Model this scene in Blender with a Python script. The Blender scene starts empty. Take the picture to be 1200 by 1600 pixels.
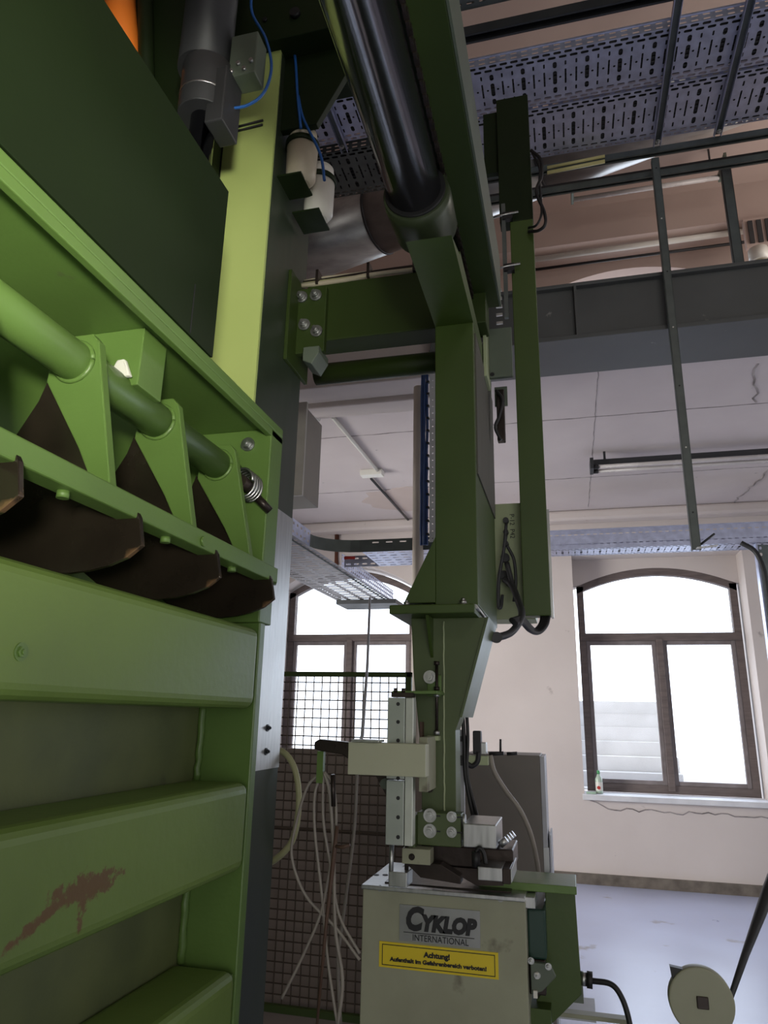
import bpy, bmesh, math, random
from mathutils import Vector, Matrix, Quaternion
random.seed(7)
scene = bpy.context.scene
COL = scene.collection

# ------------------------------------------------------------------ camera
EYE = Vector((0, 0, 1.6)); FPX = 1100.0
TH, YAW, RO = math.radians(16.14), math.radians(14.68), math.radians(1.17)
FW = Vector((-math.sin(YAW)*math.cos(TH), math.cos(YAW)*math.cos(TH), math.sin(TH)))
_r0 = Vector((math.cos(YAW), math.sin(YAW), 0)); _u0 = _r0.cross(FW)
RT = _r0*math.cos(RO) + _u0*math.sin(RO); UP = RT.cross(FW)
cd = bpy.data.cameras.new('camera'); cam = bpy.data.objects.new('camera', cd); COL.objects.link(cam)
cd.sensor_fit = 'VERTICAL'; cd.sensor_height = 36.0; cd.lens = 36.0*FPX/1600; cd.clip_start = .02
cam.matrix_world = Matrix(((RT.x, UP.x, -FW.x, EYE.x), (RT.y, UP.y, -FW.y, EYE.y), (RT.z, UP.z, -FW.z, EYE.z), (0, 0, 0, 1)))
scene.camera = cam
def P(u, v, x=None, y=None, z=None):          # where the sight line of a photo point meets a plane of the room
    r = FW + RT*((u-600)/FPX) + UP*((800-v)/FPX)
    t = (x-EYE.x)/r.x if x is not None else ((y-EYE.y)/r.y if y is not None else (z-EYE.z)/r.z)
    return EYE + r*t

# ------------------------------------------------------------------ light
scene.view_settings.view_transform = 'Standard'; scene.view_settings.look = 'None'
scene.view_settings.gamma = 1; scene.view_settings.exposure = 0.0; scene.view_settings.use_curve_mapping = False
w = bpy.data.worlds.new('overcast_sky'); scene.world = w; w.use_nodes = True
w.node_tree.nodes['Background'].inputs[0].default_value = (.80, .88, 1.0, 1)
w.node_tree.nodes['Background'].inputs[1].default_value = 3.6
def area(name, loc, rot, sx, sy, power, col=(1, 1, 1), portal=False):
    l = bpy.data.lights.new(name, 'AREA'); l.shape = 'RECTANGLE'; l.size = sx; l.size_y = sy
    l.energy = power; l.color = col
    if portal: l.cycles.is_portal = True
    o = bpy.data.objects.new(name, l); COL.objects.link(o); o.location = loc; o.rotation_euler = rot
    return o
# skylight through the windows seen (portals) plus added off-camera fill lamps inside solid walls
area('portal_window', (.98, 8.6, 2.1), (math.radians(-90), 0, 0), 1.9, 2.6, 1, portal=True)
area('portal_window', (-2.55, 8.6, 2.3), (math.radians(-90), 0, 0), 1.7, 2.2, 1, portal=True)
area('portal_window', (.98, 8.6, 6.1), (math.radians(-90), 0, 0), 1.9, 2.2, 1, portal=True)
area('side_fill_light', (4.7, 5.6, 2.2), (math.radians(90), 0, math.radians(90)), 3.4, 2.6, 40, (.93, .95, 1))  # added fill in place of unseen side windows; solid wall behind
area('side_fill_light', (4.7, .6, 1.7), (math.radians(90), 0, math.radians(90)), 3.2, 2.0, 18, (.97, .98, 1))  # second added side fill, lower and nearer the camera
fl = area('far_left_fill_light', (-4.7, 4.9, 1.9), (math.radians(88), 0, math.radians(-62)), 2.6, 2.0, 112, (1, .98, .95)); fl.data.spread = math.radians(95)  # added fill for the back wall; no window exists on the left
wf = area('window_daylight', (.98, 8.63, 2.1), (math.radians(-48), 0, 0), 1.6, 2.2, 14, (.66, .78, 1)); wf.data.spread = math.radians(125)
area('rear_fill_light', (1.6, -3.9, 1.5), (math.radians(90), 0, 0), 3.0, 2.4, 74, (1, .985, .94))  # added fill from behind the camera, where the wall is closed
area('upper_rear_fill_light', (2.2, -3.9, 6.0), (math.radians(95), 0, 0), 3.0, 1.8, 40, (1, .95, .9))  # added fill to lift the upper ceiling
area('upper_side_fill_light', (4.7, 6.3, 6.0), (math.radians(90), 0, math.radians(90)), 2.4, 1.6, 75, (1, .93, .88))  # added from the right for the same upper ceiling
wl = area('press_fill_light', (.9, -1.6, 1.5), (0, 0, 0), .4, .4, 15, (1, .97, .84)); wl.data.spread = math.radians(42)  # added narrow fill aimed at the press front; no lamp body stands here
wl.rotation_euler = (Vector((-2.0, 1.7, 3.15))-wl.location).to_track_quat('-Z', 'Y').to_euler()

# ------------------------------------------------------------------ materials
def mat(name, col, rough=.5, metal=0., col2=None, scale=4., amt=.5, bump=0., bscale=30., detail=6, spots=None, stretch=None, spec=None, emit=None):
    m = bpy.data.materials.new(name); m.use_nodes = True; nt = m.node_tree; N = nt.nodes; L = nt.links
    b = N['Principled BSDF']; b.inputs['Roughness'].default_value = rough; b.inputs['Metallic'].default_value = metal
    if spec is not None: b.inputs['Specular IOR Level'].default_value = spec
    if emit: b.inputs['Emission Color'].default_value = (*emit[:3], 1); b.inputs['Emission Strength'].default_value = emit[3]
    tc = N.new('ShaderNodeTexCoord'); mp = N.new('ShaderNodeMapping'); L.new(tc.outputs['Object'], mp.inputs[0])
    if stretch: mp.inputs['Scale'].default_value = stretch
    base = (*col, 1)
    if col2 is None: col2 = tuple(c*.72 for c in col)
    n = N.new('ShaderNodeTexNoise'); n.inputs['Scale'].default_value = scale; n.inputs['Detail'].default_value = detail; L.new(mp.outputs[0], n.inputs['Vector'])
    r = N.new('ShaderNodeValToRGB'); r.color_ramp.elements[0].position = .5-amt/2; r.color_ramp.elements[1].position = .5+amt/2
    r.color_ramp.elements[0].color = (*col2, 1); r.color_ramp.elements[1].color = base
    L.new(n.outputs['Fac'], r.inputs[0]); out = r.outputs[0]
    if spots:
        n2 = N.new('ShaderNodeTexNoise'); n2.inputs['Scale'].default_value = spots[1]; n2.inputs['Detail'].default_value = 8; L.new(tc.outputs['Object'], n2.inputs['Vector'])
        r2 = N.new('ShaderNodeValToRGB'); r2.color_ramp.elements[0].position = spots[2]; r2.color_ramp.elements[1].position = spots[2]+.05
        L.new(n2.outputs['Fac'], r2.inputs[0]); mx = N.new('ShaderNodeMixRGB'); L.new(r2.outputs[0], mx.inputs[0]); L.new(out, mx.inputs[1]); mx.inputs[2].default_value = (*spots[0], 1)
        out = mx.outputs[0]
    L.new(out, b.inputs['Base Color'])
    n3 = N.new('ShaderNodeMapRange'); n3.inputs[3].default_value = max(0, rough-.08); n3.inputs[4].default_value = min(1, rough+.12)
    L.new(n.outputs['Fac'], n3.inputs[0]); L.new(n3.outputs[0], b.inputs['Roughness'])
    if bump:
        nb = N.new('ShaderNodeTexNoise'); nb.inputs['Scale'].default_value = bscale; nb.inputs['Detail'].default_value = 5; L.new(mp.outputs[0], nb.inputs['Vector'])
        bp = N.new('ShaderNodeBump'); bp.inputs['Strength'].default_value = bump; bp.inputs['Distance'].default_value = .01
        L.new(nb.outputs['Fac'], bp.inputs['Height']); L.new(bp.outputs[0], b.inputs['Normal'])
    return m
G = mat('green_paint', (.115, .205, .045), .38, scale=3, col2=(.088, .155, .035), bump=.06, bscale=60, spots=((.10, .13, .05), 7, .70))
GR = mat('green_paint_rib', (.15, .235, .045), .45, scale=2.5, col2=(.11, .172, .036), bump=.08, bscale=40)
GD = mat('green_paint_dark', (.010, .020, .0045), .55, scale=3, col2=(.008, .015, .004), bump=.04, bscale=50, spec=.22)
GM = mat('green_paint_carriage', (.052, .092, .012), .45, scale=3, col2=(.040, .070, .010), bump=.04, bscale=50)
GY = mat('yellow_green_lit_face', (.50, .60, .20), .5, scale=2, col2=(.44, .54, .17))  # post front only: its lit tone is put into this lighter green
GDUST = mat('dusty_green_panel', (.13, .155, .055), .6, scale=4, col2=(.075, .095, .035), amt=.4, bump=.15, bscale=25, spots=((.07, .085, .035), 5, .66))
GREYG = mat('grey_green_paint', (.12, .15, .11), .45, scale=5)
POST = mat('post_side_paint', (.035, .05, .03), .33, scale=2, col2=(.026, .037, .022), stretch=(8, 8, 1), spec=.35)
BEIGE = mat('beige_grey_paint', (.36, .37, .26), .5, scale=4, col2=(.26, .26, .18), spots=((.17, .16, .11), 6, .62), bump=.05)
PALE = mat('pale_green_cover', (.40, .46, .27), .5, scale=4, col2=(.33, .38, .22))
STEEL = mat('brushed_steel', (.55, .56, .55), .35, 1., scale=6, col2=(.38, .39, .38), stretch=(10, 10, 1))
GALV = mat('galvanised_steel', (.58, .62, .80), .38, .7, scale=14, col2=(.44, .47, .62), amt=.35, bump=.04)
GX = mat('cross_beam_paint', (.030, .052, .009), .5, scale=3, col2=(.024, .041, .007), spec=.3)
COLM = mat('collar_paint', (.045, .06, .03), .35, .2, scale=6)
GLC = mat('green_paint_lower', (.085, .12, .04), .42, scale=3, col2=(.062, .088, .03), bump=.05, bscale=50)
BEIGEL = mat('beige_arm_paint', (.50, .51, .37), .5, scale=4, col2=(.43, .44, .31), bump=.04)
GALVM = mat('weathered_galvanised', (.36, .35, .36), .5, .5, scale=9, col2=(.22, .215, .22))
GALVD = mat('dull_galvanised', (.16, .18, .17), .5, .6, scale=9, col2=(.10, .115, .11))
CHROME = mat('chrome_rod', (.26, .26, .30), .12, 1., scale=3, col2=(.20, .20, .24))
BLADE = mat('oily_blade', (.038, .029, .02), .2, .35, scale=5, col2=(.014, .011, .008), bump=.12, bscale=18, spots=((.17, .10, .05), 9, .66))
DARK = mat('black_rubber', (.012, .012, .013), .5, scale=10)
DGREY = mat('dark_grey_metal', (.05, .052, .055), .45, .3, scale=8)
GREASE = mat('oily_dark_steel', (.06, .045, .038), .3, .6, scale=7, col2=(.025, .02, .018), bump=.1)
WALL = mat('wall_plaster', (.64, .575, .54), .9, scale=1.2, col2=(.55, .49, .46), amt=.5, bump=.12, bscale=12, spots=((.36, .31, .29), 5, .70))
CONC = mat('ceiling_concrete', (.62, .56, .55), .9, scale=1.5, col2=(.54, .48, .475), amt=.5, bump=.1, bscale=14, spots=((.28, .25, .245), 9, .715))
UPC = mat('upper_ceiling_paint', (.50, .39, .34), .9, scale=1.0, col2=(.42, .32, .28))
CREAM = mat('cream_plaster', (.82, .70, .54), .9, scale=2)
BEAM = mat('grey_beam_paint', (.115, .12, .118), .5, scale=2.5, col2=(.085, .09, .088), spots=((.3, .29, .27), 8, .70))
FLOOR = mat('concrete_floor', (.49, .53, .70), .3, scale=1.6, col2=(.42, .45, .60), amt=.5, bump=.08, bscale=8, spots=((.3, .29, .33), 3, .66))
WOOD = mat('weathered_window_wood', (.16, .125, .115), .7, scale=6, col2=(.09, .07, .065), stretch=(1, 1, 6))
WHITE = mat('white_plastic', (.75, .74, .68), .35, scale=5, col2=(.66, .64, .57))
CREAMP = mat('aged_plastic', (.55, .50, .38), .35, scale=8, col2=(.44, .38, .28))
TUBE = mat('tube_glass', (.62, .58, .56), .25, scale=3)
ORANGE = mat('orange_paint', (.95, .26, .03), .5, scale=3, col2=(.85, .2, .02))
BLUE = mat('blue_hose', (.02, .12, .42), .35, scale=6)
NAVY = mat('blue_cable', (.015, .045, .15), .45, scale=10)
HOSE = mat('pale_hose', (.30, .27, .23), .45, scale=10)
YHOSE = mat('yellowed_hose', (.42, .42, .22), .4, scale=8)
WIRE = mat('fence_wire', (.10, .075, .05), .6, .3, scale=20)
YEL = mat('yellow_label', (.78, .60, .02), .45, scale=5, col2=(.68, .52, .02))
PLATE = mat('silver_plate', (.42, .43, .42), .35, .7, scale=8)
INK = mat('black_ink', (.012, .012, .014), .5)
REDC = mat('red_paint', (.5, .03, .02), .5)
BROWN = mat('rusty_brown', (.10, .055, .035), .6, scale=12)
CLOTHC = mat('pale_grey_panel', (.60, .62, .66), .5)
CABG = mat('cabinet_grey', (.20, .18, .155), .5, scale=3)
TEAL = mat('dark_teal_enamel', (.015, .05, .035), .4, scale=4)
OUTW = mat('outside_render', (.5, .51, .53), .9)
GLASS = bpy.data.materials.new('dusty_glass'); GLASS.use_nodes = True
_n = GLASS.node_tree.nodes; _l = GLASS.node_tree.links; _n.clear()
_o = _n.new('ShaderNodeOutputMaterial'); _t = _n.new('ShaderNodeBsdfTransparent'); _g = _n.new('ShaderNodeBsdfGlossy'); _g.inputs['Roughness'].default_value = .1
_mx = _n.new('ShaderNodeMixShader'); _mx.inputs[0].default_value = .06; _l.new(_t.outputs[0], _mx.inputs[1]); _l.new(_g.outputs[0], _mx.inputs[2]); _l.new(_mx.outputs[0], _o.inputs[0])
# rusty stain on the middle rib: its own shape, fixed in the paint
RIBRUST = GR.copy(); RIBRUST.name = 'green_paint_rust_patch'
nt = RIBRUST.node_tree; N = nt.nodes; L = nt.links; bs = N['Principled BSDF']
src = bs.inputs['Base Color'].links[0].from_socket
geo = N.new('ShaderNodeNewGeometry'); sp = N.new('ShaderNodeSeparateXYZ'); L.new(geo.outputs['Position'], sp.inputs[0])
def mth(op, a, b=None):
    n = N.new('ShaderNodeMath'); n.operation = op
    for i, s in enumerate((a, b)):
        if s is None: continue
        if isinstance(s, (int, float)): n.inputs[i].default_value = s
        else: L.new(s, n.inputs[i])
    return n.outputs[0]
def blob(cy, cz, ry, rz, tilt=0.):
    dy = mth('SUBTRACT', sp.outputs['Y'], cy); dz = mth('SUBTRACT', sp.outputs['Z'], cz)
    dz = mth('SUBTRACT', dz, mth('MULTIPLY', dy, tilt))
    return mth('ADD', mth('POWER', mth('ABSOLUTE', mth('DIVIDE', dy, ry)), 2), mth('POWER', mth('ABSOLUTE', mth('DIVIDE', dz, rz)), 2))
d = mth('MINIMUM', mth('MINIMUM', blob(1.255, 1.288, .095, .022), blob(1.15, 1.262, .085, .011, .35)), blob(1.25, 1.268, .014, .04))
ns = N.new('ShaderNodeTexNoise'); ns.inputs['Scale'].default_value = 45; ns.inputs['Detail'].default_value = 9; ns.inputs['Roughness'].default_value = .7; L.new(geo.outputs['Position'], ns.inputs['Vector'])
e0 = mth('SUBTRACT', 1.35, mth('ADD', d, mth('MULTIPLY', mth('SUBTRACT', ns.outputs['Fac'], .5), 6.5)))
ec = N.new('ShaderNodeClamp'); L.new(mth('MULTIPLY', e0, 1.6), ec.inputs[0]); e = mth('MULTIPLY', ec.outputs[0], .9)
mx = N.new('ShaderNodeMixRGB'); L.new(e, mx.inputs[0]); L.new(src, mx.inputs[1]); mx.inputs[2].default_value = (.125, .058, .022, 1); L.new(mx.outputs[0], bs.inputs['Base Color'])
# water stain and cast joints belong to the slab: see ceiling_joint pieces below

# ------------------------------------------------------------------ mesh helpers
WL = {}                                        # world location of each object made here
class MB:
    def __init__(s): s.bm = bmesh.new()
    def box(s, x0, x1, y0, y1, z0, z1):
        v = [s.bm.verts.new((x, y, z)) for x in (x0, x1) for y in (y0, y1) for z in (z0, z1)]
        for f in ((0,1,3,2),(4,6,7,5),(0,4,5,1),(2,3,7,6),(0,2,6,4),(1,5,7,3)): s.bm.faces.new([v[i] for i in f])
        return s
    def prism(s, pts, axis, a, b):             # pts: list of 2D in the plane across axis
        def mk(p, t):
            return (t, p[0], p[1]) if axis == 'x' else ((p[0], t, p[1]) if axis == 'y' else (p[0], p[1], t))
        A = [s.bm.verts.new(mk(p, a)) for p in pts]; B = [s.bm.verts.new(mk(p, b)) for p in pts]
        s.bm.faces.new(A); s.bm.faces.new(B[::-1]); n = len(pts)
        for i in range(n): s.bm.faces.new((A[i], B[i], B[(i+1)%n], A[(i+1)%n]))
        return s
    def quad(s, *ps): s.bm.faces.new([s.bm.verts.new(p) for p in ps]); return s
    def cyl(s, p0, p1, r, seg=24, r2=None, cap=True):
        return s.sweep([p0, p1], [r, r if r2 is None else r2], seg, cap)
    def sweep(s, path, r, seg=10, cap=True):
        path = [Vector(p) for p in path]; n = len(path)
        if not isinstance(r, (list, tuple)): r = [r]*n
        rings = []; prev = None
        for i in range(n):
            t = (path[min(i+1, n-1)]-path[max(i-1, 0)])
            if t.length < 1e-9: t = prev_t
            t.normalize(); prev_t = t
            if prev is None:
                a = Vector((0, 0, 1)) if abs(t.z) < .9 else Vector((1, 0, 0)); nx = t.cross(a).normalized()
            else: nx = (prev - t*prev.dot(t)).normalized()
            prev = nx; ny = t.cross(nx)
            rings.append([s.bm.verts.new(path[i]+(nx*math.cos(q)+ny*math.sin(q))*r[i]) for q in [2*math.pi*k/seg for k in range(seg)]])
        for i in range(n-1):
            for k in range(seg):
                f = s.bm.faces.new((rings[i][k], rings[i][(k+1)%seg], rings[i+1][(k+1)%seg], rings[i+1][k])); f.smooth = True
        if cap: s.bm.faces.new(rings[0][::-1]); s.bm.faces.new(rings[-1])
        return s
    def curve(s, pts, r, seg=8, sub=8):
        return s.sweep(smooth(pts, sub), r, seg)
    def perf(s, fn, u0, u1, v0, v1, cells):
        # sheet with holes; cells: (cu0,cu1,cv0,cv1,hw,hh) with hw/hh half sizes of a rounded slot
        for (a, b, c, d, hw, hh) in cells:
            cx, cy = (a+b)/2, (c+d)/2; ew, eh = (b-a)/2, (d-c)/2
            if hw <= 0:
                s.quad(fn(a, c), fn(b, c), fn(b, d), fn(a, d)); continue
            R = min(hw, hh)
            angs = sorted(set([round(x, 6) for x in [math.atan2(eh, ew), math.atan2(eh, -ew), math.atan2(-eh, -ew), math.atan2(-eh, ew)]] +
                [round(math.atan2(sy*(hh-R)+R*math.sin(t), sx*(hw-R)+R*math.cos(t)), 6) for sx, sy, ts in ((1,1,(0,45,90)),(-1,1,(90,135,180)),(-1,-1,(-180+1e-6,-135,-90)),(1,-1,(-90,-45,0))) for t in [math.radians(q) for q in ts]]))
            O = []; I = []
            for t in angs:
                ct, st = math.cos(t), math.sin(t)
                k = min(ew/abs(ct) if abs(ct) > 1e-9 else 1e9, eh/abs(st) if abs(st) > 1e-9 else 1e9)
                O.append(s.bm.verts.new(fn(cx+ct*k, cy+st*k)))
                lo, hi = 0., k
                for _ in range(22):
                    m = (lo+hi)/2; px, py = abs(ct*m), abs(st*m)
                    qx, qy = max(px-(hw-R), 0), max(py-(hh-R), 0)
                    if qx*qx+qy*qy <= R*R: lo = m
                    else: hi = m
                I.append(s.bm.verts.new(fn(cx+ct*lo, cy+st*lo)))
            n = len(angs)
            for i in range(n): s.bm.faces.new((O[i], O[(i+1)%n], I[(i+1)%n], I[i]))
        return s
    def build(s, name, m, parent=None, bev=0., seg=2, solid=0., smooth_all=False):
        bm = s.bm
        if not solid: bmesh.ops.recalc_face_normals(bm, faces=bm.faces)
        else: bmesh.ops.remove_doubles(bm, verts=bm.verts, dist=1e-5); bmesh.ops.recalc_face_normals(bm, faces=bm.faces)
        lo = Vector([min(v.co[i] for v in bm.verts) for i in range(3)]); hi = Vector([max(v.co[i] for v in bm.verts) for i in range(3)])
        org = Vector(((lo.x+hi.x)/2, (lo.y+hi.y)/2, lo.z))
        for v in bm.verts: v.co -= org
        if smooth_all:
            for f in bm.faces: f.smooth = True
        me = bpy.data.meshes.new(name); bm.to_mesh(me); bm.free(); me.materials.append(m)
        o = bpy.data.objects.new(name, me); COL.objects.link(o); WL[o.name] = org
        if parent: o.parent = parent; o.location = org-WL[parent.name]
        else: o.location = org
        if bev:
            b = o.modifiers.new('bevel', 'BEVEL'); b.width = bev; b.segments = seg; b.limit_method = 'ANGLE'; b.angle_limit = math.radians(40); b.harden_normals = False
        if solid:
            b = o.modifiers.new('solid', 'SOLIDIFY'); b.thickness = solid; b.offset = 0
        return o
def smooth(pts, sub=8):
    pts = [Vector(p) for p in pts]; out = []
    q = [pts[0]*2-pts[1]] + pts + [pts[-1]*2-pts[-2]]
    for i in range(1, len(q)-2):
        for k in range(sub):
            t = k/sub; a, b, c, d = q[i-1], q[i], q[i+1], q[i+2]
            out.append(.5*((2*b)+(-a+c)*t+(2*a-5*b+4*c-d)*t*t+(-a+3*b-3*c+d)*t**3))
    out.append(pts[-1]); return out
def B(name, m, parent, x0, x1, y0, y1, z0, z1, bev=0., seg=2): return MB().box(x0, x1, y0, y1, z0, z1).build(name, m, parent, bev, seg)
def Cy(name, m, parent, p0, p1, r, seg=24, r2=None, bev=0): return MB().cyl(p0, p1, r, seg, r2).build(name, m, parent, bev)
def tag(o, label=None, cat=None, group=None, kind=None):
    if label: o['label'] = label
    if cat: o['category'] = cat
    if group: o['group'] = group
    if kind: o['kind'] = kind
    return o
def thing(name, loc, label, cat, group=None):
    o = bpy.data.objects.new(name, None); COL.objects.link(o); o.location = loc; o.empty_display_size = .1
    WL[o.name] = Vector(loc); return tag(o, label, cat, group)
def S(o): o['kind'] = 'structure'; return o
def text_obj(name, txt, m, parent, size, origin, rot, off=0., shear=0., width=None, align='CENTER', ext=.0006):
    c = bpy.data.curves.new(name, 'FONT'); c.body = txt; c.size = size; c.offset = off; c.shear = shear; c.align_x = align; c.align_y = 'CENTER'; c.extrude = ext; c.resolution_u = 3
    t = bpy.data.objects.new(name+'_tmp', c); COL.objects.link(t)
    dg = bpy.context.evaluated_depsgraph_get(); dg.update()
    me = bpy.data.meshes.new_from_object(t.evaluated_get(dg)); bpy.data.objects.remove(t); me.name = name
    me.materials.clear(); me.materials.append(m)
    xs = [v.co.x for v in me.vertices]; W = max(xs)-min(xs)
    k = width/W if width else 1.
    for v in me.vertices: v.co.x *= k
    o = bpy.data.objects.new(name, me); COL.objects.link(o); WL[o.name] = Vector(origin); o.rotation_euler = rot
    o.parent = parent; o.location = Vector(origin)-WL[parent.name]
    return o
def bolt(parent, p, d, r=.012, h=.01, m=None, name='bolt'):
    p = Vector(p); d = Vector(d).normalized(); mb = MB()
    mb.cyl(p, p+d*h*.3, r*1.55, 20); mb.cyl(p+d*h*.3, p+d*h, r, 6); mb.cyl(p+d*h, p+d*h*1.5, r*.5, 12)
    return mb.build(name, m or STEEL, parent)

# ================================================================== the room
WY = 8.2
def wall_with_arches(name, z0, z1, openings, m, y0=WY, y1=8.75, x0=-5.0, x1=5.0):
    """wall slab with arched or flat openings built as columns between them; returns one mesh"""
    mb = MB(); xs = x0
    for (a, b, s, h, rise) in openings:        # a..b, sill, spring height, rise of arch
        mb.box(xs, a, y0, y1, z0, z1); mb.box(a, b, y0, y1, z0, s)
        n = 16; pts = []
        for i in range(n+1):
            t = i/n; x = a+(b-a)*t; pts.append((x, h+rise*(1-(2*t-1)**2)))
        for i in range(n):
            (xa, za), (xb, zb) = pts[i], pts[i+1]
            mb.prism([(xa, za), (xb, zb), (xb, z1), (xa, z1)], 'y', y0, y1)
        xs = b
    mb.box(xs, x1, y0, y1, z0, z1)
    return S(mb.build(name, m))
wall_with_arches('wall_back', -.0, 4.0, [(-3.45, -1.78, .86, 3.12, .28), (.09, 1.885, .85, 3.42, .0)], WALL)
wall_with_arches('wall_back_upper', 4.0, 7.9, [(.0, 1.9, 5.0, 6.90, .20)], UPC)
S(B('floor', FLOOR, None, -5, 5, -4.5, 8.75, -.2, 0))
S(B('floor_upper', CONC, None, -5, 5, 4.5, 8.2, 3.9, 4.12))
S(B('ceiling', UPC, None, -5, 5, -4.5, 8.75, 7.75, 7.95))
S(B('trim_1', UPC, None, -5, 5, 7.75, 8.2, 7.25, 7.75))                  # upper ceiling downstand
S(B('trim_2', WALL, None, -5, 5, 8.0, 8.2, 3.78, 3.9, .03))              # cornice under the slab
S(B('wall_left', UPC, None, -5.2, -5, -4.5, 8.75, 0, 7.9))
S(B('wall_front', WALL, None, -5, 5, -4.7, -4.5, 0, 7.9))
S(B('wall_right', WALL, None, 5, 5.2, -4.5, 8.75, 0, 7.9))
S(B('baseboard_back', mat('dark_grimy_skirting', (.10, .085, .07), .9, col2=(.2, .17, .14), scale=9, amt=.4), None, -5, 5, 8.17, 8.2, 0, .10))
# joints and cracks in the slab: thin grooves of dark filler
def joint(pts, r, name='trim_3'):
    mb = MB(); mb.sweep(pts, r, 5); return S(mb.build(name, JOINT))
JOINT = mat('dark_joint', (.16, .14, .135), .95, col2=(.42, .38, .37), scale=6, amt=.25)
def jit(x0, x1, y, n=60, a=.006): return [(x0+(x1-x0)*i/n, y+random.uniform(-a, a), 3.901) for i in range(n+1)]
joint(jit(-3, 4, 5.37), .006); joint(jit(-3, 4, 6.86), .006)
joint([(.3+random.uniform(-.004, .004), 4.6+i*.06, 3.901) for i in range(56)], .0035)
joint([(1.33+.012*i+random.uniform(-.03, .03), 4.7+i*.08, 3.901) for i in range(9)], .009)
joint([(1.95+random.uniform(-.02, .02)-.006*i, 6.7+i*.06, 3.901) for i in range(25)], .010)
# plaster cracks under the right sill
joint([(.14+.06*i, 8.198, .80-.14*(1-math.exp(-i*.6))*.6+random.uniform(-.018, .018)) for i in range(30)], .006)
# stain on the slab
STN = mat('ceiling_water_stain', (.56, .47, .43), .95, col2=(.52, .43, .39))
mb = MB(); pts = []
for i in range(24):
    a = 2*math.pi*i/24; k = 1+random.uniform(-.12, .12)
    pts.append((-1.55+.62*k*math.cos(a), 7.25+.42*k*math.sin(a)))
S(mb.prism(pts, 'z', 3.895, 3.9).build('trim_4', STN))

# ---- windows
def window(n, x0, x1, z0, zs, rise, yw, zt, label):
    w_ = thing('window_%d' % n, ((x0+x1)/2, yw, z0), None, None); S(w_)
    fw = .075
    mb = MB()
    mb.box(x0, x0+fw, yw, yw+.09, z0, zs); mb.box(x1-fw, x1, yw, yw+.09, z0, zs); mb.box(x0+fw, x1-fw, yw, yw+.09, z0, z0+.085)
    nn = 20; up = [(x0+(x1-x0)*i/nn, zs+rise*(1-(2*i/nn-1)**2)) for i in range(nn+1)]
    for i in range(nn):
        (xa, za), (xb, zb) = up[i], up[i+1]
        mb.prism([(xa, za-fw*1.1), (xb, zb-fw*1.1), (xb, zb), (xa, za)], 'y', yw, yw+.09)
    mb.build('window_frame', WOOD, w_)
    MB().box(x0+.01, x1-.01, yw-.02, yw+.07, zt-.05, zt+.035).build('transom', WOOD, w_, .006)
    xm = (x0+x1)/2
    MB().box(xm-.035, xm+.035, yw-.03, yw+.06, z0+.03, zt-.03).build('mullion', WOOD, w_, .006)
    for (a, b) in ((x0+fw, xm-.035), (xm+.035, x1-fw)):
        k = .045; m = MB(); za, zb = z0+.085, zt-.05
        m.box(a, a+k, yw+.01, yw+.06, za, zb); m.box(b-k, b, yw+.01, yw+.06, za, zb); m.box(a+k, b-k, yw+.01, yw+.06, za, za+k); m.box(a+k, b-k, yw+.01, yw+.06, zb-k, zb)
        sa = m.build('casement', WOOD2, w_, .004)
        MB().box(a+k, b-k, yw+.03, yw+.034, za+k, zb-k).build('pane', GLASS, sa)
    pts = [(x0+fw, zt+.035), (x1-fw, zt+.035)] + [(x, z-fw) for x, z in up[::-1][1:-1]]
    MB().prism(pts, 'y', yw+.03, yw+.034).build('pane', GLASS, w_)
    # outer wall leaf that closes the recess above and beside the arch
    return w_
WOOD2 = mat('grey_window_wood', (.23, .20, .20), .7, scale=8, col2=(.14, .115, .11))
window(1, .13, 1.855, .86, 3.10, .20, 8.5, 2.52, '')
window(2, -3.44, -1.79, .87, 3.10, .26, 8.45, 2.53, '')
# arch infill above window 1 (its recess has a flat head, its frame an arched one)
mb = MB(); nn = 20
for i in range(nn):
    xa = .09+(1.795)*i/nn; xb = .09+(1.795)*(i+1)/nn
    f = lambda x: 3.10+.20*max(0, 1-(2*(x-.13)/1.725-1)**2)
    mb.prism([(xa, f(xa)), (xb, f(xb)), (xb, 3.42), (xa, 3.42)], 'y', 8.5, 8.72)
S(mb.build('trim_5', WALL))
S(B('trim_6', mat('white_sill', (.74, .74, .76), .6), None, .07, 1.90, 8.14, 8.5, .80, .855, .006))   # sill of window 1
S(B('trim_7', WALL, None, -3.47, -1.76, 8.16, 8.46, .81, .858, .006))
# sill glare outside: neighbouring steps seen faintly through the left sash
for i in range(9):
    o = B('outside_stair_step', OUTW, None, .05+.0*i, 1.45, 10.2+.28*i, 10.47+.28*i, -.05, .3+.2*i)
    tag(o, 'pale outside stair step seen through the right window', 'step', 'outside steps beyond the right window')
tag(B('outside_ground', mat('outside_ground', (.6, .6, .6), .9), None, -12, 12, 8.8, 30, -.3, -.05), 'pale outside ground beyond the windows', 'ground'); bpy.data.objects['outside_ground']['kind'] = 'structure'

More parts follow.
